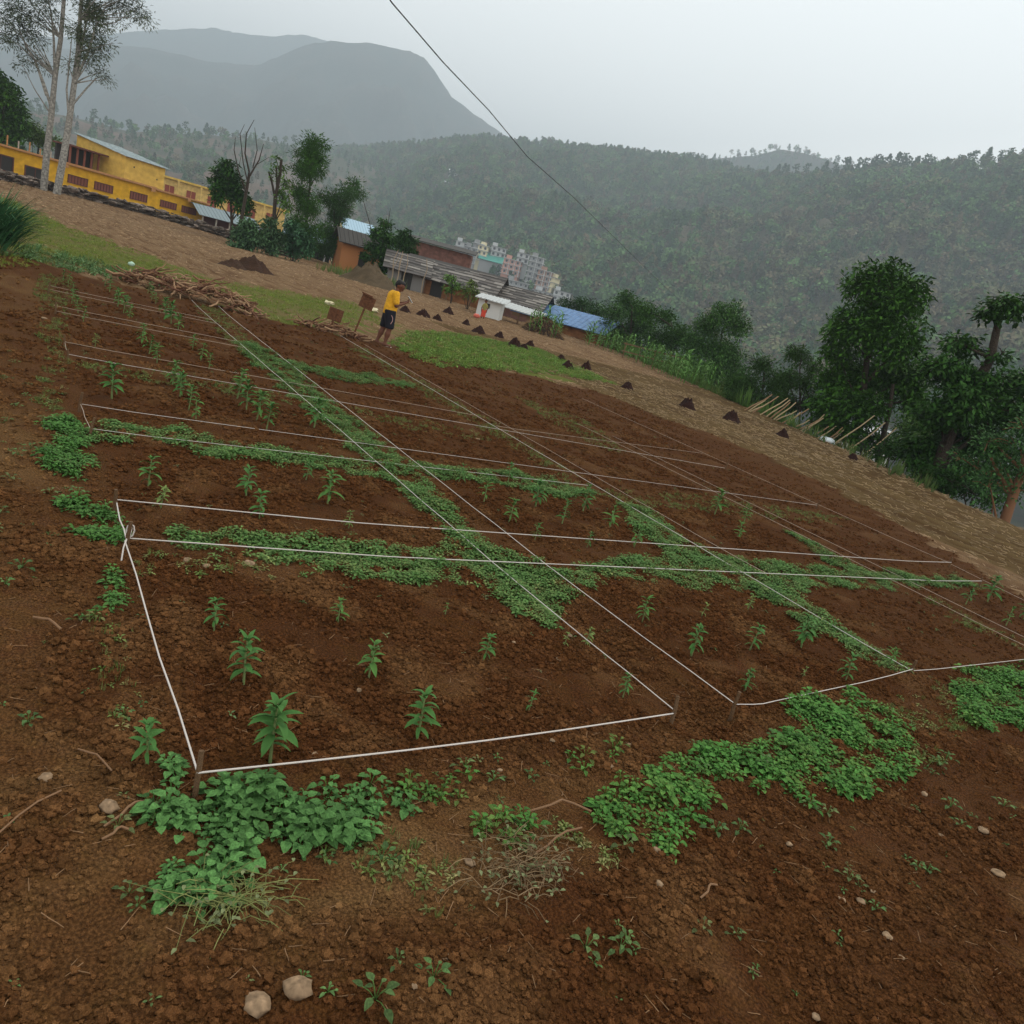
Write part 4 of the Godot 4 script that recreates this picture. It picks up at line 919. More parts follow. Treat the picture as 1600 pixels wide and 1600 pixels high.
func heap(seed_: int, r: float, h: float, col: Color) -> ArrayMesh:
	var mb := MB.new()
	var f := FastNoiseLite.new(); f.seed = seed_; f.frequency = 1.6 / r; f.fractal_octaves = 4
	var rings := 14; var seg := 26
	for k in rings + 1:
		var t := float(k) / rings
		for s in seg:
			var a := TAU * s / seg
			var rr := r * t * (1.0 + 0.3 * f.get_noise_2d(cos(a) * r + 7.0, sin(a) * r))
			var x := cos(a) * rr; var z := sin(a) * rr
			var y := h * pow(0.5 + 0.5 * cos(PI * t), 0.7) + h * 0.5 * f.get_noise_2d(x * 1.8, z * 1.8 + 3.0) * (1.0 - t) - 0.04 * t
			mb.vert(Vector3(x, y, z), col * (1.0 + 0.5 * f.get_noise_2d(x * 4.0, z * 4.0)))
	for k in rings:
		for s in seg:
			var a := k * seg + s; var b := k * seg + (s + 1) % seg
			mb.tri(a, b, b + seg); mb.tri(a, b + seg, a + seg)
	return mb.mesh(true)

func stalk_mesh(seed_: int) -> ArrayMesh:
	rng.seed = seed_
	var mb := MB.new(); var pts := []
	var p := Vector3(-0.5, 0, 0); var dy := 0.0; var dz := 0.0
	for k in 6:
		pts.append(p)
		dy = rng.randf_range(-0.05, 0.05); dz = rng.randf_range(-0.06, 0.06)
		p += Vector3(0.2, dy, dz)
	mb.tube(pts, 0.018, 0.01, 5)
	return mb.mesh()

func stalk_pile(label: String, x0: float, z0: float, x1: float, z1: float, width: float, height: float, n: int, length: float, cols: Array) -> void:
	var o := thing("stalk_pile", label, "pile", Vector3((x0 + x1) / 2, gy((x0 + x1) / 2, (z0 + z1) / 2), (z0 + z1) / 2))
	var ms := []
	for k in 5: ms.append(stalk_mesh(300 + k))
	var along := Vector3(x1 - x0, 0, z1 - z0); var across := Vector3(-along.z, 0, along.x).normalized()
	for k in n:
		var t := rng.randf_range(-0.5, 0.5); var q := rng.randfn(0, 0.35)
		var hh := height * maxf(0.0, (1.0 - absf(q) * 0.9)) * (1.0 - pow(absf(t) * 2.0, 4.0)) * sqrt(rng.randf())
		var p := along * t + across * q * width
		var w := o.position + p
		p.y = gy(w.x, w.z) - o.position.y + 0.03 + hh
		var l := length * rng.randf_range(0.5, 1.2)
		var b := Basis(Vector3.UP, rng.randf() * TAU) * Basis(Vector3(0, 0, 1), rng.randfn(0, 0.16)) * Basis.from_scale(Vector3(l, 1.0, 1.0))
		part("stalk", ms[k % 5], cols[rng.randi() % cols.size()], o, Transform3D(b, p))

func build_piles() -> void:
	var a := mat(Color(0.20, 0.105, 0.055), 0.85); var b := mat(Color(0.12, 0.055, 0.032), 0.9); var c := mat(Color(0.28, 0.17, 0.095), 0.85); var pale := mat(Color(0.40, 0.30, 0.17), 0.8)
	stalk_pile("long heap of dry tangled maize stalks at the back of the left plots", 1.9, -15.6, 3.95, -14.3, 0.55, 0.34, 190, 0.62, [a, b, c])
	stalk_pile("small heap of dry stalks at the foot of the two brown signs", 4.85, -14.75, 5.9, -14.15, 0.32, 0.14, 60, 0.55, [a, b, c])
	# poles stacked on the field edge
	var o := thing("pole_stack", "stack of pale wooden poles lying at the field edge by the trees", "poles", top(23.6, -18.0))
	var pole := MB.new(); pole.tube([Vector3(0, 0, 0), Vector3(0.3, 0.01, 0.02), Vector3(0.7, -0.01, 0), Vector3(1, 0.02, 0.01)], 0.03, 0.02, 6)
	var pm := pole.mesh(true)
	for k in 22:
		var l := rng.randf_range(0.7, 1.15)
		var bs := Basis(Vector3.UP, deg_to_rad(-58.0 + rng.randfn(0, 14))) * Basis(Vector3(0, 0, 1), rng.randf_range(0.7, 1.05)) * Basis.from_scale(Vector3(l, 1, 1))
		var w := Vector3(-0.6 + 0.09 * k, 0, -0.9 + 0.13 * k - 0.3 * rng.randf())
		w.y = gy(23.6 + w.x, -18.0 + w.z) - o.position.y
		part("pole", pm, pale if k % 3 else c, o, Transform3D(bs, w))
	for k in 3:
		var q := thing("leaning_pole", "long pale pole leaning into the big dark tree, %s of three" % ["left", "middle", "right"][k], "pole", top(24.0 + 0.45 * k, -15.9 + 0.28 * k), 0.0, "poles leaning into the big dark tree")
		part("pole", pm, pale, q, Transform3D(Basis(Vector3.UP, -1.0) * Basis(Vector3(0, 0, 1), 0.95 + 0.05 * k) * Basis.from_scale(Vector3(1.9, 1.0, 1.0)), Vector3.ZERO))
	# the white litter at the trees' foot
	var plastic := mat(Color(0.55, 0.58, 0.58), 0.5)
	solid("plastic_sack", lump(51, 0.6, 0.6).mesh(true), plastic, "crumpled white plastic sack at the foot of the leaning poles", "sack", Transform3D(Basis.from_scale(Vector3(0.26, 0.2, 0.22)), top(22.9, -15.2) + Vector3(0, 0.1, 0)))
	solid("plastic_sack", lump(52, 0.5, 0.3).mesh(true), plastic, "flat pale scrap of sacking right of the white sack", "sack", Transform3D(Basis.from_scale(Vector3(0.25, 0.14, 0.2)), top(23.0, -14.7) + Vector3(0, 0.05, 0)))
	solid("plastic_pot", lump(53, 0.3, 0.8).mesh(true), mat(Color(0.35, 0.5, 0.38), 0.5), "small pale green container lying on the stalk heap", "container", Transform3D(Basis.from_scale(Vector3(0.06, 0.05, 0.045)), top(1.98, -15.6) + Vector3(0, 0.3, 0)))
	for k in 2:
		solid("corn_husk", lump(54 + k, 0.8, 0.5).mesh(), mat(Color(0.5, 0.44, 0.28), 0.8), ["pale husk on the grass edge above the left sign", "pale husk on the grass edge between the two signs"][k], "husk", Transform3D(Basis.from_scale(Vector3(0.12, 0.12, 0.1)), top([7.4, 9.3][k], [-20.6, -22.0][k]) + Vector3(0, 0.06, 0)))
	# twigs and dry stems lying in front
	var stick := mat(Color(0.19, 0.105, 0.055), 0.9)
	var sticks := [[1.56, -1.56, 1.86, -1.64, 0.004, "straight reddish stick beside the dead weed clump"], [1.70, -1.76, 1.95, -1.70, 0.0045, "crooked brown stick above the dead weed clump"], [0.02, -1.95, 0.24, -2.12, 0.0028, "thin dry stem on the soil at the left edge"], [0.30, -2.35, 0.38, -2.2, 0.003, "short twig left of the nearest plot"], [0.34, -1.98, 0.46, -2.06, 0.004, "dry twig just left of the broad-leaved weeds"], [2.05, -1.22, 2.15, -1.24, 0.004, "straight straw on the dark front soil"], [0.33, -1.93, 0.40, -1.955, 0.004, "curled dead leaf left of the broad-leaved weeds"], [0.2, -3.2, 0.29, -3.1, 0.005, "dry twig on the left margin"]]
	for s in sticks:
		var p0 := top(s[0], s[1]) + Vector3(0, 0.012, 0); var p1 := top(s[2], s[3]) + Vector3(0, 0.018, 0)
		var mid := (p0 + p1) / 2.0 + Vector3(0.006, 0.012, -0.01) * (2.5 if s[5].begins_with("crooked") else 1.0)
		var w1 := p0.lerp(mid, 0.6) + Vector3(0.004, 0.001, 0.006); var w2 := mid.lerp(p1, 0.45) + Vector3(-0.003, 0.002, -0.006)
		solid("twig", string_mesh([p0, w1, mid, w2, p1], s[4]), stick, s[5], "twig", Transform3D(), "twigs lying on the soil")
	# pulled dead weeds
	var dead := leafy(Color(1, 1, 1), 0.2, 0.8)
	for q in 2:
		var at: Vector3 = [top(1.5, -1.52), top(0.62, -1.62)][q]
		var d := thing("dead_weed", ["clump of pulled dead weeds with tangled roots by the straight stick", "pulled wilting weed with stringy stems below the broad leaves"][q], "weed", at)
		var mb := MB.new(); var lf := MB.new()
		for k in [260, 150][q]:
			var an := rng.randf() * TAU; var r: float = rng.randf() * [0.20, 0.15][q]
			var p := Vector3(cos(an) * r, 0.012 + rng.randf() * 0.03, sin(an) * r * 0.75)
			var e := p + Vector3(rng.randfn(0, 0.055), rng.randfn(0.004, 0.012), rng.randfn(0, 0.04))
			mb.tube([p, (p + e) / 2.0 + Vector3(0, 0.012, 0), Vector3(e.x, maxf(e.y, 0.006), e.z)], 0.0016, 0.0008, 3, Color(0.15, 0.10, 0.055) * rng.randf_range(0.7, 1.5) if q == 0 else Color(0.16, 0.17, 0.06) * rng.randf_range(0.7, 1.3))
			if k % 2 == 0: lf.blade(e, Vector3(cos(an * 3.0), 0.2, sin(an * 3.0)), Vector3.UP, rng.randf_range(0.012, 0.026), 0.011, 1.2, 3, 0.7, Color(0.15, 0.17, 0.08) * rng.randf_range(0.6, 1.2))
		part("stems", mb.mesh(), dead, d).set_meta("kind", "stuff")
		part("leaves", lf.mesh(), dead, d).set_meta("kind", "stuff")
	# signs
	var rust := mat(Color(0.155, 0.062, 0.028), 0.75); grained(rust, noise_tex(61, 0.03, 4, 0.65, 1.2, 256), null, 0.4, 0.0)
	for k in 2:
		var g := thing("field_sign", ["brown board sign on a short post, the nearer of two by the stalk heap", "brown board sign on a tall leaning post beside the boy"][k], "sign", top([5.31, 5.72][k], [-14.45, -14.3][k]), -0.4)
		var h: float = [0.5, 0.86][k]
		g.rotation.z = [-0.12, -0.2][k]
		var po := MB.new(); po.abox(-0.018, -0.1, -0.018, 0.018, h, 0.018); part("post", po.mesh(), rust, g)
		var bo := MB.new(); bo.abox(-0.13, h - 0.24, -0.036, 0.14, h - 0.0, -0.02); part("board", bo.mesh(), rust, g)
		if k == 1:
			var ca := MB.new(); ca.abox(-0.15, h + 0.002, -0.05, 0.06, h + 0.03, 0.03); part("cap", ca.mesh(), rust, g)
	# overhead wire
	solid("overhead_cable", string_mesh(WIRE, 0.0058), mat(Color(0.05, 0.05, 0.05), 0.6), "single dark overhead cable slanting down across the sky", "cable")

# ---------------------------------------------------------------- trees
# a twig with leaves; crowns are many of these
func spray(leaves: int, reach: float, leaf: float, wide: float, lift: float) -> MB:
	var mb := MB.new()
	for k in leaves:
		var d := Vector3(rng.randfn(0, 1), rng.randfn(lift, 0.8), rng.randfn(0, 1)).normalized()
		var p := d * reach * pow(rng.randf(), 0.6)
		var l := leaf * rng.randf_range(0.7, 1.25)
		var dir := (d + Vector3(rng.randfn(0, 0.5), rng.randfn(-0.25, 0.4), rng.randfn(0, 0.5))).normalized()
		var side := dir.cross(Vector3(rng.randfn(0, 0.4), 1, rng.randfn(0, 0.4))).normalized() * l * wide * 0.5
		var nn := side.cross(dir).normalized() * l * 0.08
		var k0 := Color(1, 1, 1) * rng.randf_range(0.7, 1.3)
		var a := mb.vert(p, k0); var b := mb.vert(p + dir * l * 0.45 + side + nn, k0)
		var c := mb.vert(p + dir * l, k0); var e := mb.vert(p + dir * l * 0.45 - side + nn, k0)
		mb.tri(a, b, c); mb.tri(a, c, e)
	return mb

func grow(key: String, called: String, label: String, leaf_mesh: Array, leaf_mat: Material, bark: Material, density: float, green: Color, depth := 0.8, size := 1.0, group := "") -> Node3D:
	var t = TREES[key]
	var base := Vector3(t[0], gy(t[0], t[1]), t[1])
	var o := thing(called, label, "tree" if not called.contains("bush") and not called.contains("shrub") else "bush", base, deg_to_rad(t[2]), group)
	rng.seed = key.hash()
	var wood := MB.new()
	var low := 99.0
	for bl in t[4]: low = minf(low, bl[1])
	for br in t[3]:
		var pts := []
		var zz := 0.0
		for k in range(2, br.size(), 2):
			pts.append(Vector3(br[k], br[k + 1], zz)); zz += rng.randf_range(-0.12, 0.12)
		wood.tube(pts, br[0], br[1], 8)
	# limbs out to the clumps
	var trunk: Array = t[3][0]
	var crown := MB.new()
	var m: MB = leaf_mesh[rng.randi() % leaf_mesh.size()]
	for bl in t[4]:
		var r: float = bl[2]
		var c := Vector3(bl[0], bl[1], rng.randf_range(-depth, depth) * minf(1.4, r * 1.2))
		var best := Vector3(trunk[2], trunk[3], 0)
		for k in range(2, trunk.size(), 2):
			var p := Vector3(trunk[k], trunk[k + 1], 0)
			if p.y < c.y - r * 0.3 and p.y > best.y: best = p
		var mid := (best + c) / 2.0 + Vector3(rng.randf_range(-0.1, 0.1), r * 0.1, rng.randf_range(-0.1, 0.1))
		wood.tube([best, mid, c + Vector3(0, r * 0.2, 0)], minf(0.05, trunk[0] * 0.5), 0.012, 5)
		for q in 3:
			var d := Vector3(rng.randfn(0, 1), rng.randfn(0.3, 0.8), rng.randfn(0, 1)).normalized()
			wood.tube([c, c + d * r * 0.5 + Vector3(0, 0.05, 0), c + d * r * 0.85], 0.016, 0.005, 4)
		var n := int(density * r * r * 100.0)
		for k in n:
			var d := Vector3(rng.randfn(0, 1), rng.randfn(0.15, 0.9), rng.randfn(0, 1)).normalized()
			var rr := r * pow(rng.randf(), 0.45) * (0.82 + 0.3 * n_hill.get_noise_3dv((c + d * r) * 2.2))
			var p := c + Vector3(d.x, d.y * 0.85, d.z * 0.9) * rr
			var s := size * rng.randf_range(0.75, 1.25)
			crown.add(m, Transform3D(Basis(Vector3.UP, rng.randf() * TAU) * Basis(Vector3(0, 0, 1), rng.randf_range(-0.4, 0.4)) * Basis.from_scale(Vector3.ONE * s), p), green * rng.randf_range(0.7, 1.25))
	part("trunk", wood.mesh(true), bark, o)
	if crown.v.size(): part("crown", crown.mesh(), leaf_mat, o)
	leaf_count += crown.i.size() / 3
	return o

func build_trees() -> void:
	var bark := mat(Color(0.075, 0.055, 0.04), 0.95)
	grained(bark, noise_tex(71, 0.04, 4, 0.5, 1.3, 256), noise_tex(72, 0.05, 4, 0.0, 1.0, 256), 0.5, 3.0)
	var ochre := mat(Color(0.17, 0.08, 0.04), 0.95)
	var white_bark := mat(Color(0.40, 0.37, 0.32), 0.8)
	grained(white_bark, noise_tex(73, 0.02, 4, 0.45, 1.15, 512), null, 1.6, 0.0)
	var lm := leafy(Color(1, 1, 1), 0.3, 0.6)
	var fine := []; var broad := []; var hang := []
	for k in 2: fine.append(spray(16, 0.24, 0.10, 0.55, 0.3))
	for k in 2: broad.append(spray(12, 0.26, 0.16, 0.5, 0.2))
	for k in 2: hang.append(spray(14, 0.42, 0.24, 0.24, -0.2))
	var dark := Color(0.036, 0.09, 0.012); var deep := Color(0.024, 0.062, 0.011); var fresh := Color(0.065, 0.13, 0.022); var blue := Color(0.055, 0.105, 0.045)
	grow("big", "broadleaf_tree", "tallest dense dark tree standing on the right field edge", broad, lm, bark, 1.5, dark, 0.8)
	grow("big2", "broadleaf_tree", "dark tree with a leafy tuft on a bare leaning limb at the right", broad, lm, bark, 1.4, deep, 0.7)
	grow("light", "broadleaf_tree", "lighter green tree with an ochre trunk at the right picture edge", fine, lm, ochre, 1.0, Color(0.045, 0.105, 0.03), 0.8)
	grow("treeD", "broadleaf_tree", "round bright-topped tree left of the tallest tree, above the field edge", fine, lm, bark, 1.2, Color(0.05, 0.115, 0.024), 0.8, 1.4)
	grow("treeC", "broadleaf_tree", "rounded green tree third right of the blue roof", fine, lm, bark, 1.1, dark, 0.8, 1.4)
	grow("treeB", "broadleaf_tree", "rounded green tree second right of the blue roof", fine, lm, bark, 1.1, Color(0.045, 0.1, 0.024), 0.8, 1.4)
	grow("treeA", "broadleaf_tree", "low dark tree directly behind the blue roof", fine, lm, bark, 1.1, deep, 0.8, 1.4)
	grow("shrubA", "feathery_shrub", "feathery green shrub left of the pole stack", hang, lm, bark, 2.2, Color(0.040, 0.085, 0.02), 0.6, 0.7)
	grow("shrubB", "feathery_shrub", "feathery green shrub above the pole stack", hang, lm, bark, 2.0, Color(0.045, 0.095, 0.02), 0.6, 0.7)
	grow("bushR", "dark_bush", "small dark bush between the two big dark trees", fine, lm, bark, 1.6, deep, 0.8)
	grow("bushR2", "green_bush", "soft light green bush between the two big dark trees", fine, lm, bark, 1.1, fresh, 0.8)
	grow("hedgeR", "dark_bush", "low dark bush at the foot of the leaning-limbed tree", fine, lm, bark, 1.4, deep, 0.8)
	grow("bushE1", "dark_bush", "dark bush filling the hedge left of the round bright-topped tree", fine, lm, bark, 1.3, deep, 0.8, 1.2)
	grow("bushE2", "green_bush", "green bush low in the hedge left of the pole stack", fine, lm, bark, 1.3, dark, 0.8, 1.1)
	grow("bushE3", "green_bush", "green bush between the pole stack and tallest tree", fine, lm, bark, 1.3, dark, 0.8)
	grow("bushE4", "dark_bush", "small dark bush at the tallest tree's foot", fine, lm, bark, 1.5, deep, 0.8)
	grow("bushE5", "dark_bush", "dark bush hugging the foot of the leaning-limbed tree, on its left", fine, lm, bark, 1.5, deep, 0.8)
	grow("bushE6", "green_bush", "hazier green scrub glimpsed behind the two big dark trees", fine, lm, bark, 1.0, Color(0.045, 0.095, 0.02), 0.8, 1.2)
	grow("round", "broadleaf_tree", "dark round tree beside the leafless tree", broad, lm, bark, 1.2, deep, 0.8, 1.3)
	grow("tall", "broadleaf_tree", "tall narrow leafy tree in the village row, tallest of them", hang, lm, bark, 1.25, dark, 0.8, 0.95)
	grow("mid", "broadleaf_tree", "bushy tree with a leafy arm reaching right in the village row", hang, lm, bark, 1.25, Color(0.042, 0.095, 0.022), 0.8, 0.95)
	grow("pointed", "broadleaf_tree", "dark pointed tree with bare upright twigs behind the boy", broad, lm, bark, 1.4, deep, 0.8, 1.2)
	grow("round2", "broadleaf_tree", "small dark round tree left of the brown hut", broad, lm, bark, 1.4, deep, 0.8, 1.2)
	grow("lopped", "lopped_tree", "lopped tree with stubby branch ends between the bare and tall trees", broad, lm, bark, 1.0, fresh, 0.8, 1.1)
	grow("castor1", "broad_bush", "pale-leaved bush at the foot of the leafless tree", broad, lm, bark, 1.8, blue, 0.8, 1.1)
	grow("castor2", "broad_bush", "pale-leaved bush at the foot of the lopped tree", broad, lm, bark, 1.8, blue, 0.8, 1.1)
	grow("castor3", "broad_bush", "pale-leaved bush at the foot of the tall narrow tree", broad, lm, bark, 1.8, Color(0.042, 0.1, 0.045), 0.8, 1.1)
	grow("bushV1", "green_bush", "bright green creeper bush before the low mud hut", broad, lm, bark, 1.6, fresh, 0.8, 0.9)
	grow("bushV2", "green_bush", "yellow-green bush before the long slate-roofed house", broad, lm, bark, 1.6, Color(0.09, 0.13, 0.025), 0.8, 0.9)
	grow("leftdark", "broadleaf_tree", "dark tree behind the school at the left picture edge", broad, lm, bark, 0.7, dark, 0.8, 2.0)
	grow("leftlight", "broadleaf_tree", "yellow-green young tree behind the school's left wing", fine, lm, bark, 0.9, Color(0.085, 0.14, 0.03), 0.8, 1.6)
	grow("bare", "leafless_tree", "leafless grey tree with thin upright branches by the school", broad, lm, bark, 1.0, dark)
	print("crown faces ", leaf_count)
	var eu := leafy(Color(1, 1, 1), 0.25, 0.5)
	var drop := [spray(14, 0.5, 0.26, 0.2, -0.3), spray(12, 0.45, 0.24, 0.22, -0.4)]
	grow("euc1", "eucalyptus_tree", "left one of the two tall white-trunked trees by the school", drop, eu, white_bark, 1.0, Color(0.065, 0.082, 0.045), 0.9)
	grow("euc2", "eucalyptus_tree", "right one of the two tall white-trunked trees by the school", drop, eu, white_bark, 1.0, Color(0.07, 0.09, 0.042), 0.9)

# ---------------------------------------------------------------- hills
# a slope lofted from its foot line to its ridge line and down behind; returns its points for planting
func hill(called: String, ridge: Array, foot: Array, us: int, vs: int, rough: float, bare: float, base_col: Color, bare_col: Color, tile: float) -> Dictionary:
	var g := []
	var mb := MB.new()
	var rows := vs + 8
	for j in rows + 1:
		for k in us + 1:
			var u := float(k) / us
			var a := along(foot, u); var b := along(ridge, u)
			var t := minf(float(j) / vs, 1.0)
			var p := a.lerp(b, t)
			p.y = lerpf(a.y, b.y, pow(t, 1.15))
			var q := n_hill.get_noise_2d(p.x * 0.11, p.z * 0.11)
			var q2 := n_hill.get_noise_2d(p.x * 0.03 + 50.0, p.z * 0.03)
			p.y += (q * 0.5 + q2) * rough * sin(PI * t)
			if t >= 1.0:
				var back := float(j - vs) / 8.0
				p += (b - a) * Vector3(1, 0, 1) * back * 0.6 + Vector3(0, -absf(b.y - a.y) * back * back * 0.7, 0)
			p.y += n_hill.get_noise_2d(p.x * 0.5, p.z * 0.5) * rough * 0.06
			var f := clampf(bare + q * 1.6 + q2 * 1.2 + n_hill.get_noise_2d(p.x * 0.4, p.z * 0.9) * 0.8, 0.0, 1.0)
			mb.vert(p, base_col.lerp(bare_col, f))
			g.append([p, f])
	for j in rows:
		for k in us:
			var a := j * (us + 1) + k
			mb.tri(a, a + us + 1, a + us + 2); mb.tri(a, a + us + 2, a + 1)
	var m := mat(Color(1, 1, 1), 0.95, true)
	grained(m, noise_tex(81, 0.03, 5, 0.6, 1.3, 512), null, tile, 0.0)
	structure(called, flip_up(mb).mesh(true), m)
	return {"g": g, "us": us, "vs": vs}

# make all faces look up
func flip_up(mb: MB) -> MB:
	for t in range(0, mb.i.size(), 3):
		var p := mb.v[mb.i[t]]
		if (mb.v[mb.i[t + 2]] - p).cross(mb.v[mb.i[t + 1]] - p).y < 0.0:
			var q := mb.i[t + 1]; mb.i[t + 1] = mb.i[t + 2]; mb.i[t + 2] = q
	return mb

func along(line: Array, u: float) -> Vector3:
	var t := u * (line.size() - 1); var k := mini(int(t), line.size() - 2)
	return line[k].lerp(line[k + 1], t - k)

func on_hill(h: Dictionary, u: float, v: float) -> Array:
	var x: float = u * h.us; var y: float = v * h.vs
	var k: int = mini(int(x), h.us - 1); var j := int(y)
	var a: Array = h.g[j * (h.us + 1) + k]; var b: Array = h.g[j * (h.us + 1) + k + 1]
	var c: Array = h.g[(j + 1) * (h.us + 1) + k]; var d: Array = h.g[(j + 1) * (h.us + 1) + k + 1]
	return [a[0].lerp(b[0], x - k).lerp(c[0].lerp(d[0], x - k), y - j), a[1]]

func far_tree(kind: int) -> MB:
	var mb := MB.new()
	mb.tube([Vector3(0, -0.06, 0), Vector3(0.01, 0.45, 0), Vector3(0, 0.75, 0.01)], 0.02, 0.008, 4, Color(0.9, 0.75, 0.6))
	var n := 90
	for k in n:
		var p: Vector3; var l := 0.13
		if kind == 0: # pine: tiers narrowing upward, bare below
			var t := pow(rng.randf(), 0.8); var a := rng.randf() * TAU
			p = Vector3(cos(a), 0, sin(a)) * (0.24 * (1.05 - t) * sqrt(rng.randf()) + 0.02) + Vector3(0, 0.35 + 0.63 * t, 0)
		elif kind == 1: # rounded broadleaf
			var d := Vector3(rng.randfn(0, 1), rng.randfn(0, 1), rng.randfn(0, 1)).normalized() * pow(rng.randf(), 0.4)
			p = Vector3(d.x * 0.34, 0.62 + d.y * 0.32, d.z * 0.34); l = 0.15
		else: # thin and tall with an open crown
			var c: float = [0.55, 0.72, 0.9][k % 3]
			var d := Vector3(rng.randfn(0, 1), rng.randfn(0, 1), rng.randfn(0, 1)).normalized() * pow(rng.randf(), 0.5)
			p = Vector3(d.x * 0.2 + [0.1, -0.12, 0.02][k % 3], c + d.y * 0.09, d.z * 0.2); l = 0.1
		var dir := Vector3(rng.randfn(0, 1), rng.randfn(0.1, 0.7), rng.randfn(0, 1)).normalized()
		var side := dir.cross(Vector3(rng.randfn(0, 1), rng.randfn(0, 1), rng.randfn(0, 1))).normalized()
		var col := Color(1, 1, 1) * rng.randf_range(0.65, 1.3)
		mb.quad(p - dir * l * 0.6, p + side * l * 0.4, p + dir * l * 0.6, p - side * l * 0.4, col)
	return mb

func build_hills() -> void:
	rng.seed = 900
	var dry := Color(0.115, 0.075, 0.05)
	hill("far_mountain", HILL["mtn2"], HILL["mtn2foot"], 60, 14, 110.0, 0.2, Color(0.05, 0.065, 0.05), Color(0.08, 0.075, 0.06), 260.0)
	hill("mountain", HILL["mtn"], HILL["mtnfoot"], 90, 30, 90.0, 0.15, Color(0.04, 0.055, 0.04), Color(0.09, 0.08, 0.06), 160.0)
	var bump := hill("back_hill", HILL["bump"], HILL["bumpfoot"], 60, 14, 20.0, 0.25, Color(0.045, 0.06, 0.03), dry, 60.0)
	var left := hill("scrub_hill", HILL["left"], HILL["leftfoot"], 110, 40, 14.0, 0.4, Color(0.075, 0.085, 0.04), Color(0.17, 0.105, 0.068), 30.0)
	var main := hill("forest_hill", HILL["main"], HILL["mainfoot"], 170, 60, 34.0, 0.12, Color(0.08, 0.12, 0.05), Color(0.15, 0.12, 0.07), 30.0)
	forest_hill = main
	var kinds := [far_tree(0), far_tree(1), far_tree(2)]
	var lm := leafy(Color(1, 1, 1), 0.2, 0.8)
	var meshes := [kinds[0].mesh(), kinds[1].mesh(), kinds[2].mesh()]
	var greens := [Color(0.055, 0.115, 0.045), Color(0.095, 0.175, 0.055), Color(0.095, 0.14, 0.055)]
	for w in [[main, 26000, 1.0, "forest", "hazy forest covering the long hill across the valley", 13.5], [left, 2600, 1.0, "scrub_trees", "scattered hazy trees over the brown hill on the left", 9.0], [bump, 1500, 1.0, "forest", "hazy trees on the hill crest behind the long ridge", 16.0]]:
		var tfs := [[], [], []]; var cols := [[], [], []]
		var h: Dictionary = w[0]
		for k in w[1]:
			var u := rng.randf(); var v := pow(rng.randf(), 0.9) * 0.999
			var at := on_hill(h, u, v)
			var p: Vector3 = at[0]
			if at[1] > (0.35 if w[3] == "scrub_trees" else 0.62) + 0.5 * rng.randf(): continue
			var n := n_hill.get_noise_2d(p.x * 0.2 + 99.0, p.z * 0.2)
			var kind := 0 if n + rng.randfn(0, 0.25) > 0.12 else 1 if rng.randf() < 0.75 else 2
			var s: float = w[5] * rng.randf_range(0.6, 1.25)
			tfs[kind].append(Transform3D(Basis(Vector3.UP, rng.randf() * TAU) * Basis.from_scale(Vector3(s * rng.randf_range(0.8, 1.2), s, s)), p))
			var c: Color = greens[kind]
			if rng.randf() < 0.22 + 0.4 * maxf(0.0, -n) + (0.4 if u > 0.58 and v < 0.6 else 0.0): c = c.lerp(Color(0.16, 0.115, 0.07), rng.randf_range(0.4, 0.9))
			cols[kind].append(c * rng.randf_range(0.65, 1.4))
		var root := Node3D.new(); root.name = uniq(w[3]); add_child(root, true)
		root.set_meta("kind", "stuff"); tag(root, w[4], "trees")
		for k in 3: scatter(["pines", "broadleaf_trees", "thin_trees"][k], meshes[k], lm, tfs[k], cols[k], root).set_meta("kind", "stuff")
	# trees that stand out singly on the ridges
	var ridge := lm.duplicate(); ridge.vertex_color_use_as_albedo = true
	ridge.albedo_color = lin(0.055, 0.10, 0.045)
	for k in 130:
		var u := 0.08 + 0.9 * (k + rng.randf() * 0.9) / 130.0
		var at := on_hill(main, u, 0.985 + 0.014 * rng.randf())
		var kind := [0, 2, 0, 1, 2][rng.randi() % 5] as int
		var s := rng.randf_range(11.0, 21.0) * (1.1 if u > 0.65 else 0.85)
		var p: Vector3 = at[0]
		solid("ridge_tree", meshes[kind], ridge, "small hazy tree standing out along the long hill's skyline", "tree", Transform3D(Basis(Vector3.UP, rng.randf() * TAU) * Basis.from_scale(Vector3(s, s, s)), p), "trees along the skyline of the long hill")
	for k in 22:
		var at := on_hill(left, 0.25 + 0.7 * (k + rng.randf()) / 22.0, 0.95 + 0.045 * rng.randf())
		var s := rng.randf_range(8.0, 16.0)
		solid("ridge_tree", meshes[k % 3], ridge, "hazy tree on the skyline of the brown hill behind the school", "tree", Transform3D(Basis(Vector3.UP, rng.randf() * TAU) * Basis.from_scale(Vector3(s, s, s)), at[0]), "trees along the skyline of the brown hill")
	# taller hazy trees on the slope just behind the school
	for k in 9:
		var x: float = [-14.0, -8.0, -2.0, 2.0, 5.0, 9.0, 14.0, -20.0, 20.0][k]
		var z := -150.0 - 25.0 * (k % 3)
		var s: float = [17.0, 15.0, 14.0, 12.0, 11.0, 9.0, 9.0, 18.0, 8.0][k]
		solid("valley_tree", meshes[[1, 0, 2][k % 3]], ridge, "hazy green tree on the slope just behind the school's left wing", "tree", Transform3D(Basis(Vector3.UP, k * 1.3) * Basis.from_scale(Vector3(s, s, s)), Vector3(x, gy(x, z), z)), "trees on the slope behind the school")

# ---------------------------------------------------------------- buildings
func face_field(x: float, z: float) -> float:
	return atan2(-x, -z)

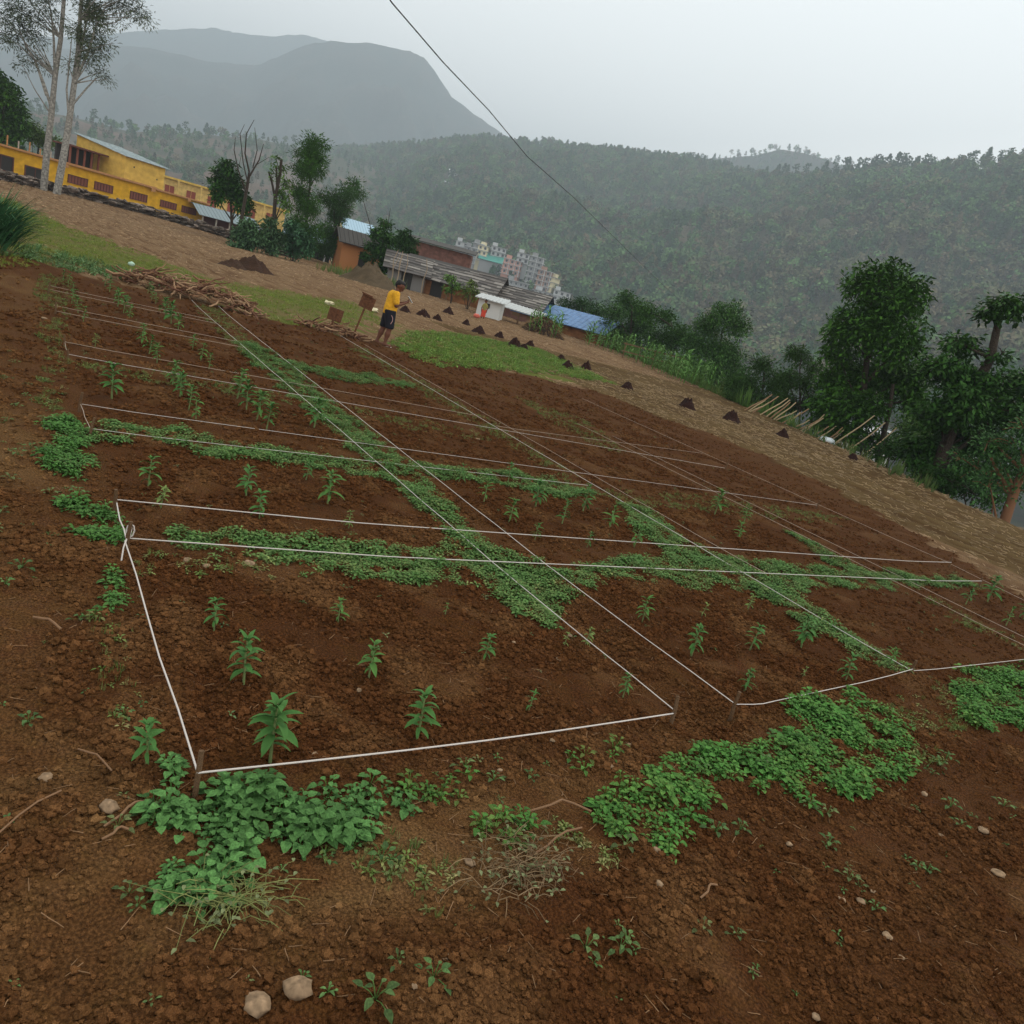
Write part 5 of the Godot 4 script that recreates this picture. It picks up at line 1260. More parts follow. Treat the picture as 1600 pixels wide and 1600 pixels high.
func win(o: Node, m_frame: Material, m_pane: Material, x0: float, y0: float, x1: float, y1: float, z: float, bars := 0, t := 0.05) -> void:
	var f := MB.new()
	f.abox(x0 - t, y1, z, x1 + t, y1 + t, z + 0.06); f.abox(x0 - t, y0 - t, z, x1 + t, y0, z + 0.08)
	f.abox(x0 - t, y0, z, x0, y1, z + 0.06); f.abox(x1, y0, z, x1 + t, y1, z + 0.06)
	for k in bars:
		var x := lerpf(x0, x1, (k + 1.0) / (bars + 1.0)); f.abox(x - 0.02, y0, z + 0.012, x + 0.02, y1, z + 0.045)
	var w := part("window", f.mesh(), m_frame, o)
	var p := MB.new(); p.abox(x0, y0, z - 0.01, x1, y1, z + 0.01)
	part("pane", p.mesh(), m_pane, w)

func boxpart(called: String, m: Material, o: Node, x0: float, y0: float, z0: float, x1: float, y1: float, z1: float) -> MeshInstance3D:
	var b := MB.new(); b.abox(x0, y0, z0, x1, y1, z1)
	return part(called, b.mesh(), m, o)

func slope_roof(a: Vector3, b: Vector3, c: Vector3, d: Vector3, thick: float, ribs: int) -> ArrayMesh:
	# a sheet a-b (eave) to d-c (ridge) with ribs running up it
	var mb := MB.new()
	var n := (b - a).cross(d - a).normalized()
	if n.y < 0: n = -n
	var t := n * thick
	mb.quad(a + t, b + t, c + t, d + t); mb.quad(a, b, c, d)
	mb.quad(a, b, b + t, a + t); mb.quad(d, c, c + t, d + t); mb.quad(a, d, d + t, a + t); mb.quad(b, c, c + t, b + t)
	for k in ribs:
		var u := (k + 0.5) / ribs
		var p := a.lerp(b, u) + t; var q := d.lerp(c, u) + t
		var s := (b - a).normalized() * 0.035
		mb.quad(p - s, p + n * 0.035, q + n * 0.035, q - s); mb.quad(p + n * 0.035, p + s, q + s, q + n * 0.035)
	return mb.mesh()

func slates(a: Vector3, b: Vector3, c: Vector3, d: Vector3, rows: int, cols: int, called: String, m: Array, o: Node) -> void:
	var n := (b - a).cross(d - a).normalized()
	if n.y < 0: n = -n
	for r in rows:
		for k in cols:
			var u0 := (k + (0.5 if r % 2 else 0.0)) / cols; var u1 := minf(u0 + 1.0 / cols, 1.0)
			var v0 := float(r) / rows - 0.02; var v1 := minf(float(r + 1) / rows + 0.06, 1.0)
			if u0 >= 1.0: continue
			var l := rng.randf_range(0.0, 0.035)
			var p0 := a.lerp(b, u0).lerp(d.lerp(c, u0), v0 + rng.randf_range(-0.02, 0.02)) + n * (0.07 + l); var p1 := a.lerp(b, u1).lerp(d.lerp(c, u1), v0 + rng.randf_range(-0.02, 0.02)) + n * (0.07 + l)
			var p2 := a.lerp(b, u1).lerp(d.lerp(c, u1), v1) + n * 0.03; var p3 := a.lerp(b, u0).lerp(d.lerp(c, u0), v1) + n * 0.03
			var mb := MB.new(); var h := -n * 0.03
			mb.quad(p0, p1, p2, p3); mb.quad(p0 + h, p1 + h, p2 + h, p3 + h); mb.quad(p0, p1, p1 + h, p0 + h); mb.quad(p0, p3, p3 + h, p0 + h); mb.quad(p1, p2, p2 + h, p1 + h)
			part(called, mb.mesh(), m[rng.randi() % m.size()], o)

func build_school() -> void:
	var stain := noise_tex(91, 0.012, 5, 0.85, 1.1, 512)
	var yellow := mat(Color(0.66, 0.36, 0.022), 0.85); grained(yellow, stain, null, 3.0, 0.0)
	var pale := mat(Color(0.62, 0.40, 0.085), 0.85); grained(pale, stain, null, 3.5, 0.0)
	var slab := mat(Color(0.42, 0.21, 0.085), 0.9); grained(slab, stain, null, 1.5, 0.0)
	var lattice := mat(Color(0.17, 0.06, 0.04), 0.8); var dark := mat(Color(0.025, 0.022, 0.02), 0.5); var brown := mat(Color(0.10, 0.04, 0.03), 0.8)
	var tin := mat(Color(0.36, 0.42, 0.42), 0.5); grained(tin, noise_tex(92, 0.02, 4, 0.7, 1.15, 256), null, 2.0, 0.0)
	var grey := mat(Color(0.3, 0.27, 0.22), 0.9)
	var o := thing("school_building", "long yellow flat-roofed school with small brown windows and a raised block", "building", Vector3(-0.17, 1.0, -69.38), deg_to_rad(31.2))
	boxpart("wall", yellow, o, -14.0, -0.6, -7.5, 12.6, 1.98, 0.0)
	boxpart("wall", yellow, o, 12.61, -0.6, -7.5, 18.5, 1.92, -0.12)
	boxpart("roof_slab", slab, o, -14.3, 1.99, -7.8, 4.6, 2.13, 0.28)
	boxpart("roof_slab", slab, o, 4.63, 1.99, -7.8, 12.75, 2.15, 0.3)
	boxpart("roof_slab", slab, o, 12.78, 1.93, -7.8, 18.8, 2.06, 0.22)
	for w in [[5.15, 6.68], [7.34, 8.87], [10.55, 12.09]]: win(o, brown, lattice, w[0], 0.78, w[1], 1.3, 0.0, 5)
	for w in [[13.6, 15.2], [15.86, 17.36]]: win(o, brown, lattice, w[0], 0.78, w[1], 1.25, -0.12, 5)
	win(o, brown, dark, -0.7, 0.45, 0.95, 1.38, 0.0, 1, 0.08); win(o, brown, dark, 1.9, 0.1, 3.3, 1.1, 0.0, 1, 0.08)
	win(o, brown, dark, -4.5, 0.45, -3.0, 1.38, 0.0, 1, 0.08)
	# the raised block with a single-pitch tin roof
	var bl := MB.new()
	var x0 := 10.7; var x1 := 14.6; var z0 := -7.4; var z1 := -1.2; var h0 := 3.9; var h1 := 4.75
	bl.quad(Vector3(x0, 2.14, z1), Vector3(x0, h0, z1), Vector3(x1, h0, z1), Vector3(x1, 2.14, z1))
	bl.quad(Vector3(x1, 2.14, z0), Vector3(x1, h1, z0), Vector3(x0, h1, z0), Vector3(x0, 2.14, z0))
	bl.quad(Vector3(x0, 2.14, z0), Vector3(x0, h1, z0), Vector3(x0, h0, z1), Vector3(x0, 2.14, z1))
	bl.quad(Vector3(x1, 2.14, z1), Vector3(x1, h0, z1), Vector3(x1, h1, z0), Vector3(x1, 2.14, z0))
	part("upper_block", bl.mesh(), pale, o)
	part("tin_roof", slope_roof(Vector3(x0 - 0.25, h0 - 0.02, z1 + 0.3), Vector3(x1 + 0.25, h0 - 0.02, z1 + 0.3), Vector3(x1 + 0.25, h1 + 0.03, z0 - 0.2), Vector3(x0 - 0.25, h1 + 0.03, z0 - 0.2), 0.05, 14), tin, o)
	for q in [[11.5, 3.2], [13.8, 2.75]]: boxpart("vent_hole", dark, o, q[0], q[1], -1.2, q[0] + 0.12, q[1] + 0.12, -1.185)
	# open roof shelter with posts left of the block
	boxpart("shelter_wall", dark, o, 7.4, 2.16, -5.2, 10.6, 3.5, -5.0)
	boxpart("shelter_roof", brown, o, 7.3, 3.5, -5.4, 10.6, 3.62, -3.1)
	for k in 5: boxpart("post", lattice, o, 7.5 + 0.62 * k, 2.16, -3.6, 7.62 + 0.62 * k, 3.49, -3.48)
	# reinforcing stubs along the left wing's roof
	for k in 16:
		var x := -8.0 + 0.8 * k
		boxpart("roof_stub", slab if k % 3 else grey, o, x, 2.14, -0.6, x + 0.07, 2.14 + rng.randf_range(0.35, 0.75), -0.53)
	for k in 3: boxpart("beam_end", slab, o, [4.5, 12.2, 16.0][k], 1.75, 0.302, [4.85, 12.6, 16.3][k], 1.985, 0.36)
	# dry-stone wall below it
	var wall := thing("stone_wall", "rough dry-stone retaining wall along the school's foot", "wall", Vector3(0, 0, 0))
	var stone := mat(Color(1, 1, 1), 0.95, true); grained(stone, noise_tex(93, 0.03, 4, 0.6, 1.25, 256), null, 0.8, 0.0)
	var shapes := [lump(61, 0.5, 0.6), lump(62, 0.6, 0.7), lump(63, 0.5, 0.5)]
	var line := [[-14.0, -53.2], [-6.0, -55.5], [0.0, -57.5], [2.0, -58.6], [4.4, -59.6], [8.6, -59.4], [11.9, -57.0], [14.7, -53.0], [15.6, -51.0]]
	var core := MB.new(); var st := [MB.new(), MB.new(), MB.new()]
	for k in line.size() - 1:
		var a := Vector3(line[k][0], 0, line[k][1]); var b := Vector3(line[k + 1][0], 0, line[k + 1][1])
		var l := a.distance_to(b); var dir := (b - a) / l; var nn := Vector3(-dir.z, 0, dir.x)
		var c := (a + b) / 2.0; c.y = gy(c.x, c.z) + 0.12
		core.box(c, dir * l * 0.5, Vector3(0, 0.28, 0), nn * 0.22, Color(0.13, 0.10, 0.08))
		for q in int(l * 34.0):
			var p := a + dir * rng.randf() * l + nn * rng.randf_range(-0.5, 0.55)
			p.y = gy(p.x, p.z) + rng.randf() * 0.5
			var s := rng.randf_range(0.08, 0.2)
			var kk := rng.randi() % 3
			st[0].add(shapes[kk], Transform3D(spin(Vector3(s * 1.5, s * 0.75, s)), p), (Color(0.26, 0.2, 0.16) if rng.randf() < 0.45 else Color(0.15, 0.115, 0.09)) * rng.randf_range(0.6, 1.3))
	part("wall_core", core.mesh(), stone, wall)
	part("stones", st[0].mesh(), stone, wall).set_meta("kind", "stuff")
	# the second yellow school building further back
	var b2 := thing("school_building", "two-storey pale yellow building behind the school with red window shutters", "building", Vector3(24.5, -2.0, -117.5), 0.12)
	var p2 := mat(Color(0.64, 0.43, 0.14), 0.85); grained(p2, stain, null, 3.5, 0.0)
	var shut := mat(Color(0.22, 0.05, 0.03), 0.8)
	boxpart("wall", p2, b2, -8.6, -6.0, -5.0, 9.6, 7.4, 0.0)
	boxpart("roof_slab", pale, b2, -9.0, 7.41, -5.3, 10.0, 7.65, 0.5)
	boxpart("balcony", tin, b2, -8.6, 4.2, 0.002, 9.6, 4.35, 1.1)
	for k in 6: win(b2, p2, shut, -6.9 + 2.75 * k, 5.3, -5.7 + 2.75 * k, 6.6, 0.0, 1)
	for k in 7: boxpart("pillar", p2, b2, -8.5 + 2.9 * k, 4.36, 0.85, -8.3 + 2.9 * k, 7.4, 1.05)
	# low tin-roofed shed right of the school
	var sh := thing("tin_shed", "low open shed with a curved grey-blue tin roof right of the school", "shed", Vector3(16.3, 0.8, -76.0), 0.15)
	boxpart("back_wall", brown, sh, -1.6, -0.4, -3.2, 3.4, 1.35, -3.0)
	for k in 5: boxpart("post", grey, sh, -1.6 + 1.2 * k, -0.4, -0.1, -1.48 + 1.2 * k, 1.05, 0.02)
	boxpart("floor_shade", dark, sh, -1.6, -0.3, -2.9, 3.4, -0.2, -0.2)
	var dull := mat(Color(0.17, 0.21, 0.22), 0.6)
	part("roof", slope_roof(Vector3(-2.0, 1.08, 0.35), Vector3(3.7, 1.08, 0.35), Vector3(3.7, 1.9, -1.6), Vector3(-2.0, 1.9, -1.6), 0.04, 16), dull, sh)
	part("roof", slope_roof(Vector3(-2.0, 1.9, -1.62), Vector3(3.7, 1.9, -1.62), Vector3(3.7, 1.95, -3.4), Vector3(-2.0, 1.95, -3.4), 0.04, 16), dull, sh)

func gable(called: String, label: String, x: float, z: float, yaw: float, w: float, dp: float, h: float, rise: float, wall: Material, roof: Material, slate: Array, sink := 0.5) -> Node3D:
	var o := thing(called, label, "house", Vector3(x, gy(x, z), z), yaw)
	boxpart("wall", wall, o, -w / 2, -sink, -dp / 2, w / 2, h, dp / 2)
	var g := MB.new()
	for s in [-1.0, 1.0]:
		var xx: float = s * w / 2
		var k0 := g.vert(Vector3(xx, h, -dp / 2)); var k1 := g.vert(Vector3(xx, h, dp / 2)); var k2 := g.vert(Vector3(xx, h + rise, 0)); g.tri(k0, k1, k2)
	part("gable", g.mesh(), wall, o)
	var e := 0.45; var ex := w / 2 + 0.35
	var yl := h - e * rise / (dp / 2)
	for s in [-1.0, 1.0]:
		var a := Vector3(-ex, yl, s * (dp / 2 + e)); var b := Vector3(ex, yl, s * (dp / 2 + e)); var c := Vector3(ex, h + rise, 0); var d := Vector3(-ex, h + rise, 0)
		var r := part("roof", slope_roof(a, b, c, d, 0.06, 0 if slate.size() else 12), roof, o)
		if slate.size() and s > 0: slates(a, b, c, d, 7, int(w * 1.8), "slate", slate, r)
	return o

func build_village() -> void:
	rng.seed = 77
	var mud := mat(Color(0.27, 0.115, 0.045), 0.95); grained(mud, noise_tex(95, 0.02, 5, 0.6, 1.15, 256), null, 2.5, 0.0)
	var rust := mat(Color(0.21, 0.10, 0.075), 0.8); grained(rust, noise_tex(96, 0.02, 5, 0.65, 1.15, 256), null, 2.5, 0.0)
	var grey := mat(Color(0.16, 0.15, 0.14), 0.9); var darkroof := mat(Color(0.06, 0.055, 0.05), 0.9)
	var slate := [mat(Color(0.115, 0.10, 0.09), 0.85), mat(Color(0.15, 0.135, 0.12), 0.85), mat(Color(0.085, 0.075, 0.07), 0.9), mat(Color(0.20, 0.18, 0.16), 0.85)]
	var dark := mat(Color(0.02, 0.018, 0.016), 0.6); var wood := mat(Color(0.13, 0.075, 0.04), 0.9); var white := mat(Color(0.48, 0.47, 0.44), 0.85)
	var blue := mat(Color(0.12, 0.23, 0.42), 0.45); grained(blue, noise_tex(97, 0.02, 4, 0.75, 1.12, 256), null, 2.0, 0.0)
	var bluegrey := mat(Color(0.19, 0.25, 0.30), 0.5); var tin := mat(Color(0.40, 0.41, 0.40), 0.6)
	var yaw := face_field(24.0, -47.0)
	# long slate-roofed mud house
	var h1 := gable("slate_house", "long mud house with a rough grey slate roof and small gable windows", 25.2, -47.2, yaw - 0.3, 6.2, 3.6, 1.2, 1.05, mud, darkroof, slate, 1.2)
	for k in 3: boxpart("gable_window", dark, h1, 3.101, 1.35, -0.55 + 0.45 * k, 3.12, 1.8, -0.35 + 0.45 * k)
	boxpart("door", dark, h1, -1.0, -0.4, 1.801, -0.2, 0.95, 1.82)
	for k in 4: boxpart("veranda_post", wood, h1, -3.0 + 1.6 * k, -0.5, 2.12, -2.9 + 1.6 * k, 0.85, 2.2)
	var b := gable("slate_house", "low mud hut with a ragged slate roof behind the boy's head", 22.2, -48.4, yaw + 0.05, 2.4, 3.0, 1.25, 0.85, grey, darkroof, slate, 1.0)
	boxpart("door", dark, b, -0.3, -0.4, 1.501, 0.4, 1.0, 1.52)
	var c := gable("slate_house", "lower slate-roofed lean-to right of the long mud house", 28.7, -44.9, yaw - 0.35, 4.2, 3.2, 1.1, 0.85, rust, darkroof, slate, 2.0)
	for k in 4: boxpart("shutter", wood, c, -1.6 + 1.0 * k, 0.2, 1.601, -1.1 + 1.0 * k, 0.85, 1.63)
	# brown tin-walled storehouse behind
	var s := thing("storehouse", "brown board-walled storehouse rising behind the slate roofs", "house", Vector3(27.0, gy(27.0, -54.5), -54.5), yaw - 0.08)
	for k in 14: boxpart("board", rust, s, -2.4 + 0.36 * k, -1.0, -2.5, -2.045 + 0.36 * k, 3.35 - 0.006 * (k % 3), 0.0 - 0.012 * (k % 2))
	part("roof", slope_roof(Vector3(-2.7, 3.36, 0.4), Vector3(2.95, 3.36, 0.4), Vector3(2.95, 3.75, -2.8), Vector3(-2.7, 3.75, -2.8), 0.07, 0), darkroof, s)
	# orange mud house by the trees
	var m := gable("mud_house", "small orange mud house half hidden between the village trees", 21.2, -54.6, face_field(21.2, -54.6) + 0.2, 3.0, 2.6, 2.0, 0.7, mat(Color(0.36, 0.15, 0.055), 0.95), darkroof, [], 0.8)
	boxpart("door", dark, m, -0.25, 0.0, 1.301, 0.25, 1.5, 1.32)
	# blue-grey roofed shed, and a far small house
	var q := thing("tin_shed", "small shed with a blue-grey tin roof among the village trees", "shed", Vector3(19.0, gy(19.0, -60.0), -60.0), face_field(19.0, -60.0) - 0.2)
	boxpart("back_wall", dark, q, -1.4, -0.5, -2.0, 1.6, 1.5, -1.9)
	for k in 3: boxpart("post", white, q, -1.4 + 1.45 * k, -0.5, -0.1, -1.3 + 1.45 * k, 1.2, 0.0)
	part("roof", slope_roof(Vector3(-1.7, 1.2, 0.3), Vector3(1.9, 1.2, 0.3), Vector3(1.9, 2.2, -2.2), Vector3(-1.7, 2.2, -2.2), 0.04, 10), bluegrey, q)
	var fr := gable("far_house", "small cream house with a pale blue roof beyond the village trees", 32.4, -86.0, face_field(32.0, -84.0) + 0.3, 3.2, 3.0, 3.9, 0.9, mat(Color(0.55, 0.5, 0.3), 0.85), mat(Color(0.3, 0.42, 0.5), 0.5), [], 3.0)
	boxpart("window", dark, fr, -0.3, 2.9, 1.501, 0.4, 3.5, 1.52)
	# white-walled shed with tin awnings, and the long blue roof
	var w := thing("white_shed", "low white-walled shed with a pale tin roof behind the small child", "shed", Vector3(21.6, gy(21.6, -36.3), -36.3), face_field(21.6, -36.3) - 0.1)
	boxpart("wall", white, w, -0.55, -0.4, -2.2, 0.7, 0.85, 0.0)
	part("roof", slope_roof(Vector3(-0.75, 0.88, 0.3), Vector3(0.95, 0.84, 0.3), Vector3(0.95, 1.1, -2.4), Vector3(-0.75, 1.1, -2.4), 0.04, 8), tin, w)
	boxpart("window", dark, w, -0.15, 0.45, 0.001, 0.1, 0.7, 0.02)
	var t2 := thing("tin_awning", "long pale tin roof edge between the white shed and blue roof", "roof", Vector3(24.6, gy(24.6, -38.2), -38.2), face_field(24.6, -38.2) - 0.25)
	part("roof", slope_roof(Vector3(-2.0, 0.75, 0.6), Vector3(1.6, 0.62, 0.6), Vector3(1.6, 0.9, -1.0), Vector3(-2.0, 1.05, -1.0), 0.04, 16), tin, t2)
	for k in 4: boxpart("post", wood, t2, -1.9 + 1.1 * k, -0.6, 0.35, -1.82 + 1.1 * k, 0.6, 0.43)
	var bl := thing("blue_roof_shed", "long shed with a bright blue tin roof beyond the maize", "shed", Vector3(29.6, gy(29.6, -41.6), -41.6), face_field(29.6, -41.6) - 0.38)
	boxpart("wall", mud, bl, -2.6, -2.0, -4.0, 3.6, 0.55, 0.0)
	part("roof", slope_roof(Vector3(-3.2, 0.55, 0.5), Vector3(3.9, 0.55, 0.5), Vector3(3.9, 1.55, -2.3), Vector3(-3.2, 1.55, -2.3), 0.04, 20), blue, bl)
	part("roof", slope_roof(Vector3(-3.2, 0.75, -4.6), Vector3(3.9, 0.75, -4.6), Vector3(3.9, 1.55, -2.31), Vector3(-3.2, 1.55, -2.31), 0.04, 20), blue, bl)
	# pale walls seen low through the right-hand trees
	var lo := thing("white_house", "white house wall glimpsed low through the tallest tree's foot", "house", Vector3(40.5, gy(40.5, -24.5), -24.5), face_field(40.5, -24.5) + 0.2)
	boxpart("wall", white, lo, -1.4, -2.0, -3.0, 1.4, 2.3, 0.0)
	part("roof", slope_roof(Vector3(-1.7, 2.3, 0.4), Vector3(1.7, 2.3, 0.4), Vector3(1.7, 2.5, -3.2), Vector3(-1.7, 2.5, -3.2), 0.04, 10), tin, lo)
	boxpart("window", dark, lo, -0.6, 1.2, 0.001, 0.2, 1.9, 0.02)
	var beam := MB.new(); beam.abox(-1.6, 0.0, -0.06, 1.6, 0.12, 0.06)
	solid("red_beam", beam.mesh(), mat(Color(0.40, 0.13, 0.09), 0.8), "low pinkish-red beam between the two big dark trees", "beam", Transform3D(Basis(Vector3.UP, -1.02), Vector3(23.6, gy(23.6, -13.2) - 0.05, -13.2)))
	# a bit of fence by the maize
	var fe := thing("pole_fence", "rough pole fence among the shrubs right of the blue roof", "fence", top(28.6, -30.4), face_field(28.6, -30.4))
	for k in 5: boxpart("post", wood, fe, -1.6 + 0.8 * k, -0.3, 0.0, -1.54 + 0.8 * k, 0.9 + 0.1 * (k % 2), 0.06)
	for k in 2: boxpart("rail", wood, fe, -1.7, 0.4 + 0.4 * k, 0.062, 1.7, 0.46 + 0.4 * k, 0.1)
	for k in 4:
		var dp := MB.new(); dp.tube([Vector3(0, -0.1, 0), Vector3(0.05, 0.8, 0.03), Vector3(-0.06, 1.5, 0), Vector3(0.1, 2.1, 0.02)], 0.035, 0.015, 5)
		if k < 2: dp.tube([Vector3(0.0, 1.1, 0), Vector3(0.2, 1.6, 0), Vector3(0.22, 2.0, 0.05)], 0.02, 0.01, 4)
		var x: float = [17.6, 18.3, 20.3, 21.0][k]; var z: float = [-40.2, -41.0, -44.5, -43.2][k]
		solid("bare_branch", dp.mesh(true), mat(Color(0.27, 0.2, 0.13), 0.9), ["forked bare branch stuck upright just behind the boy", "bare upright branch by the earth mound", "thin bare stake before the low mud hut", "bare stake leaning by the long mud house"][k], "branch", Transform3D(Basis(Vector3.UP, k * 1.0), Vector3(x, gy(x, z), z)))

func town_house(label: String, x: float, y: float, z: float, w: float, dp: float, storeys: int, wall: Material, slab: Material, dark: Material, turn: float, open_: bool) -> void:
	var o := thing("town_house", label, "house", Vector3(x, y, z), face_field(x, z) + turn)
	boxpart("wall", wall, o, -w / 2, -9.0, -dp / 2, w / 2, storeys * 3.0 - 0.15, dp / 2)
	for s in storeys + 1:
		boxpart("floor_slab", slab, o, -w / 2 - 0.7, s * 3.0 - 0.14, -dp / 2 - 0.5, w / 2 + 0.7, s * 3.0 + 0.12, dp / 2 + 1.0)
		if s == storeys: break
		var n := int(w / 3.0)
		for k in n:
			var xx := -w / 2 + (k + 0.5) * w / n
			win(o, slab, dark, xx - 0.65, s * 3.0 + 0.9, xx + 0.65, s * 3.0 + 2.3, dp / 2 + 0.005, 0, 0.12)
			if open_: boxpart("pillar", slab, o, xx + w / n / 2 - 0.18, s * 3.0 + 0.13, dp / 2 + 0.6, xx + w / n / 2 + 0.18, s * 3.0 + 2.85, dp / 2 + 0.95)
	boxpart("stair_room", wall, o, -w / 2 + 0.5, storeys * 3.0 + 0.13, -dp / 2 + 0.5, -w / 2 + 3.5, storeys * 3.0 + 2.3, -dp / 2 + 4.0)

func build_town() -> void:
	var white := mat(Color(0.45, 0.45, 0.44), 0.8); var cream := mat(Color(0.68, 0.58, 0.36), 0.8); var pink := mat(Color(0.50, 0.24, 0.18), 0.8); var grey := mat(Color(0.25, 0.245, 0.24), 0.85); var teal := mat(Color(0.07, 0.30, 0.24), 0.6)
	var brick := mat(Color(0.30, 0.17, 0.12), 0.9); var dark := mat(Color(0.05, 0.05, 0.055), 0.4); var tin := mat(Color(0.55, 0.57, 0.58), 0.5)
	var list := [
		["white flat-roofed town house, leftmost of the distant town", 718, 402, 8.0, 3, white, grey, 0.0, false],
		["grey open-balconied town house right of the leftmost white one", 731, 408, 7.0, 3, grey, white, 0.1, true],
		["tall cream town house with a bright gable wall", 752, 404, 6.0, 3, cream, white, -0.2, false],
		["grey concrete town house behind the cream one", 742, 402, 5.0, 3, grey, white, 0.2, true],
		["small white town house right of the cream one", 774, 402, 9.0, 2, white, grey, 0.1, false],
		["pink balconied town house in the middle of the distant town", 797, 428, 10.5, 3, pink, white, -0.15, true],
		["tallest grey town house with a pale roof room", 831, 438, 8.0, 5, grey, white, -0.1, true],
		["low white town house left of the tallest grey one", 815, 410, 7.0, 2, white, grey, 0.1, false],
		["brick-fronted town house below the tallest one", 846, 450, 8.0, 4, brick, white, -0.2, true],
		["cream-ended town house at the right of the distant town", 859, 452, 5.0, 3, cream, grey, -0.5, false],
		["low grey town house in front of the pink one", 805, 452, 12.0, 2, grey, white, 0.2, false],
		["pale low town house, rightmost of the distant town", 875, 470, 10.0, 2, white, grey, 0.0, false],
		["long low tin-roofed town house before the rightmost ones", 862, 480, 13.0, 1, brick, tin, 0.1, false],
		["low white town house above the slate lean-to", 845, 470, 9.0, 2, white, grey, 0.3, false]]
	for k in list.size():
		var h = list[k]; var p: Array = TOWN[k]
		town_house(h[0], p[0], p[1], p[2], h[3], 8.0, h[4], h[5], h[6], dark, h[7], h[8])
	var p2: Array = TOWN[14]
	var tr := thing("green_roof_hall", "hall with a teal green tin roof in the distant town", "building", Vector3(p2[0], p2[1], p2[2]), face_field(p2[0], p2[2]))
	boxpart("wall", grey, tr, -7.0, -9.0, -5.0, 7.0, 1.2, 4.0)
	part("roof", slope_roof(Vector3(-8.0, 1.2, 5.5), Vector3(8.0, 1.2, 5.5), Vector3(8.0, 6.5, -4.0), Vector3(-8.0, 6.5, -4.0), 0.2, 14), teal, tr)
	for k in HUTS.size():
		var p: Vector3 = on_hill(forest_hill, HUTS[k][0], HUTS[k][1])[0] + Vector3(0, 2.0, 0)
		var o := thing("hill_house", ["white house pair, left one, high on the far hill's left end", "white house pair, right one, high on the far hill's left end", "white hut just under the skyline pines on the left", "bright white hut below the skyline left of the cable", "white hut right of the skyline cluster near the cable", "long pale roof on the hillside left of the cable", "second long pale roof lower on the hillside left of the cable", "small pale roof between the two hillside roofs", "white house below the rounded back hill", "white house low left of the rounded back hill", "pale house on the slope right of the cable", "white house on the skyline right of the cable"][k], "house", p, face_field(p.x, p.z))
		var w: float = [14.0, 10.0, 7.0, 7.0, 6.0, 20.0, 24.0, 12.0, 9.0, 8.0, 8.0, 8.0][k]
		boxpart("wall", white, o, -w / 2, -8.0, -4.0, w / 2, 3.2, 0.0)
		part("roof", slope_roof(Vector3(-w / 2 - 0.8, 3.0, 1.2), Vector3(w / 2 + 0.8, 3.0, 1.2), Vector3(w / 2 + 0.8, 5.2, -4.5), Vector3(-w / 2 - 0.8, 5.2, -4.5), 0.15, 0), tin, o)

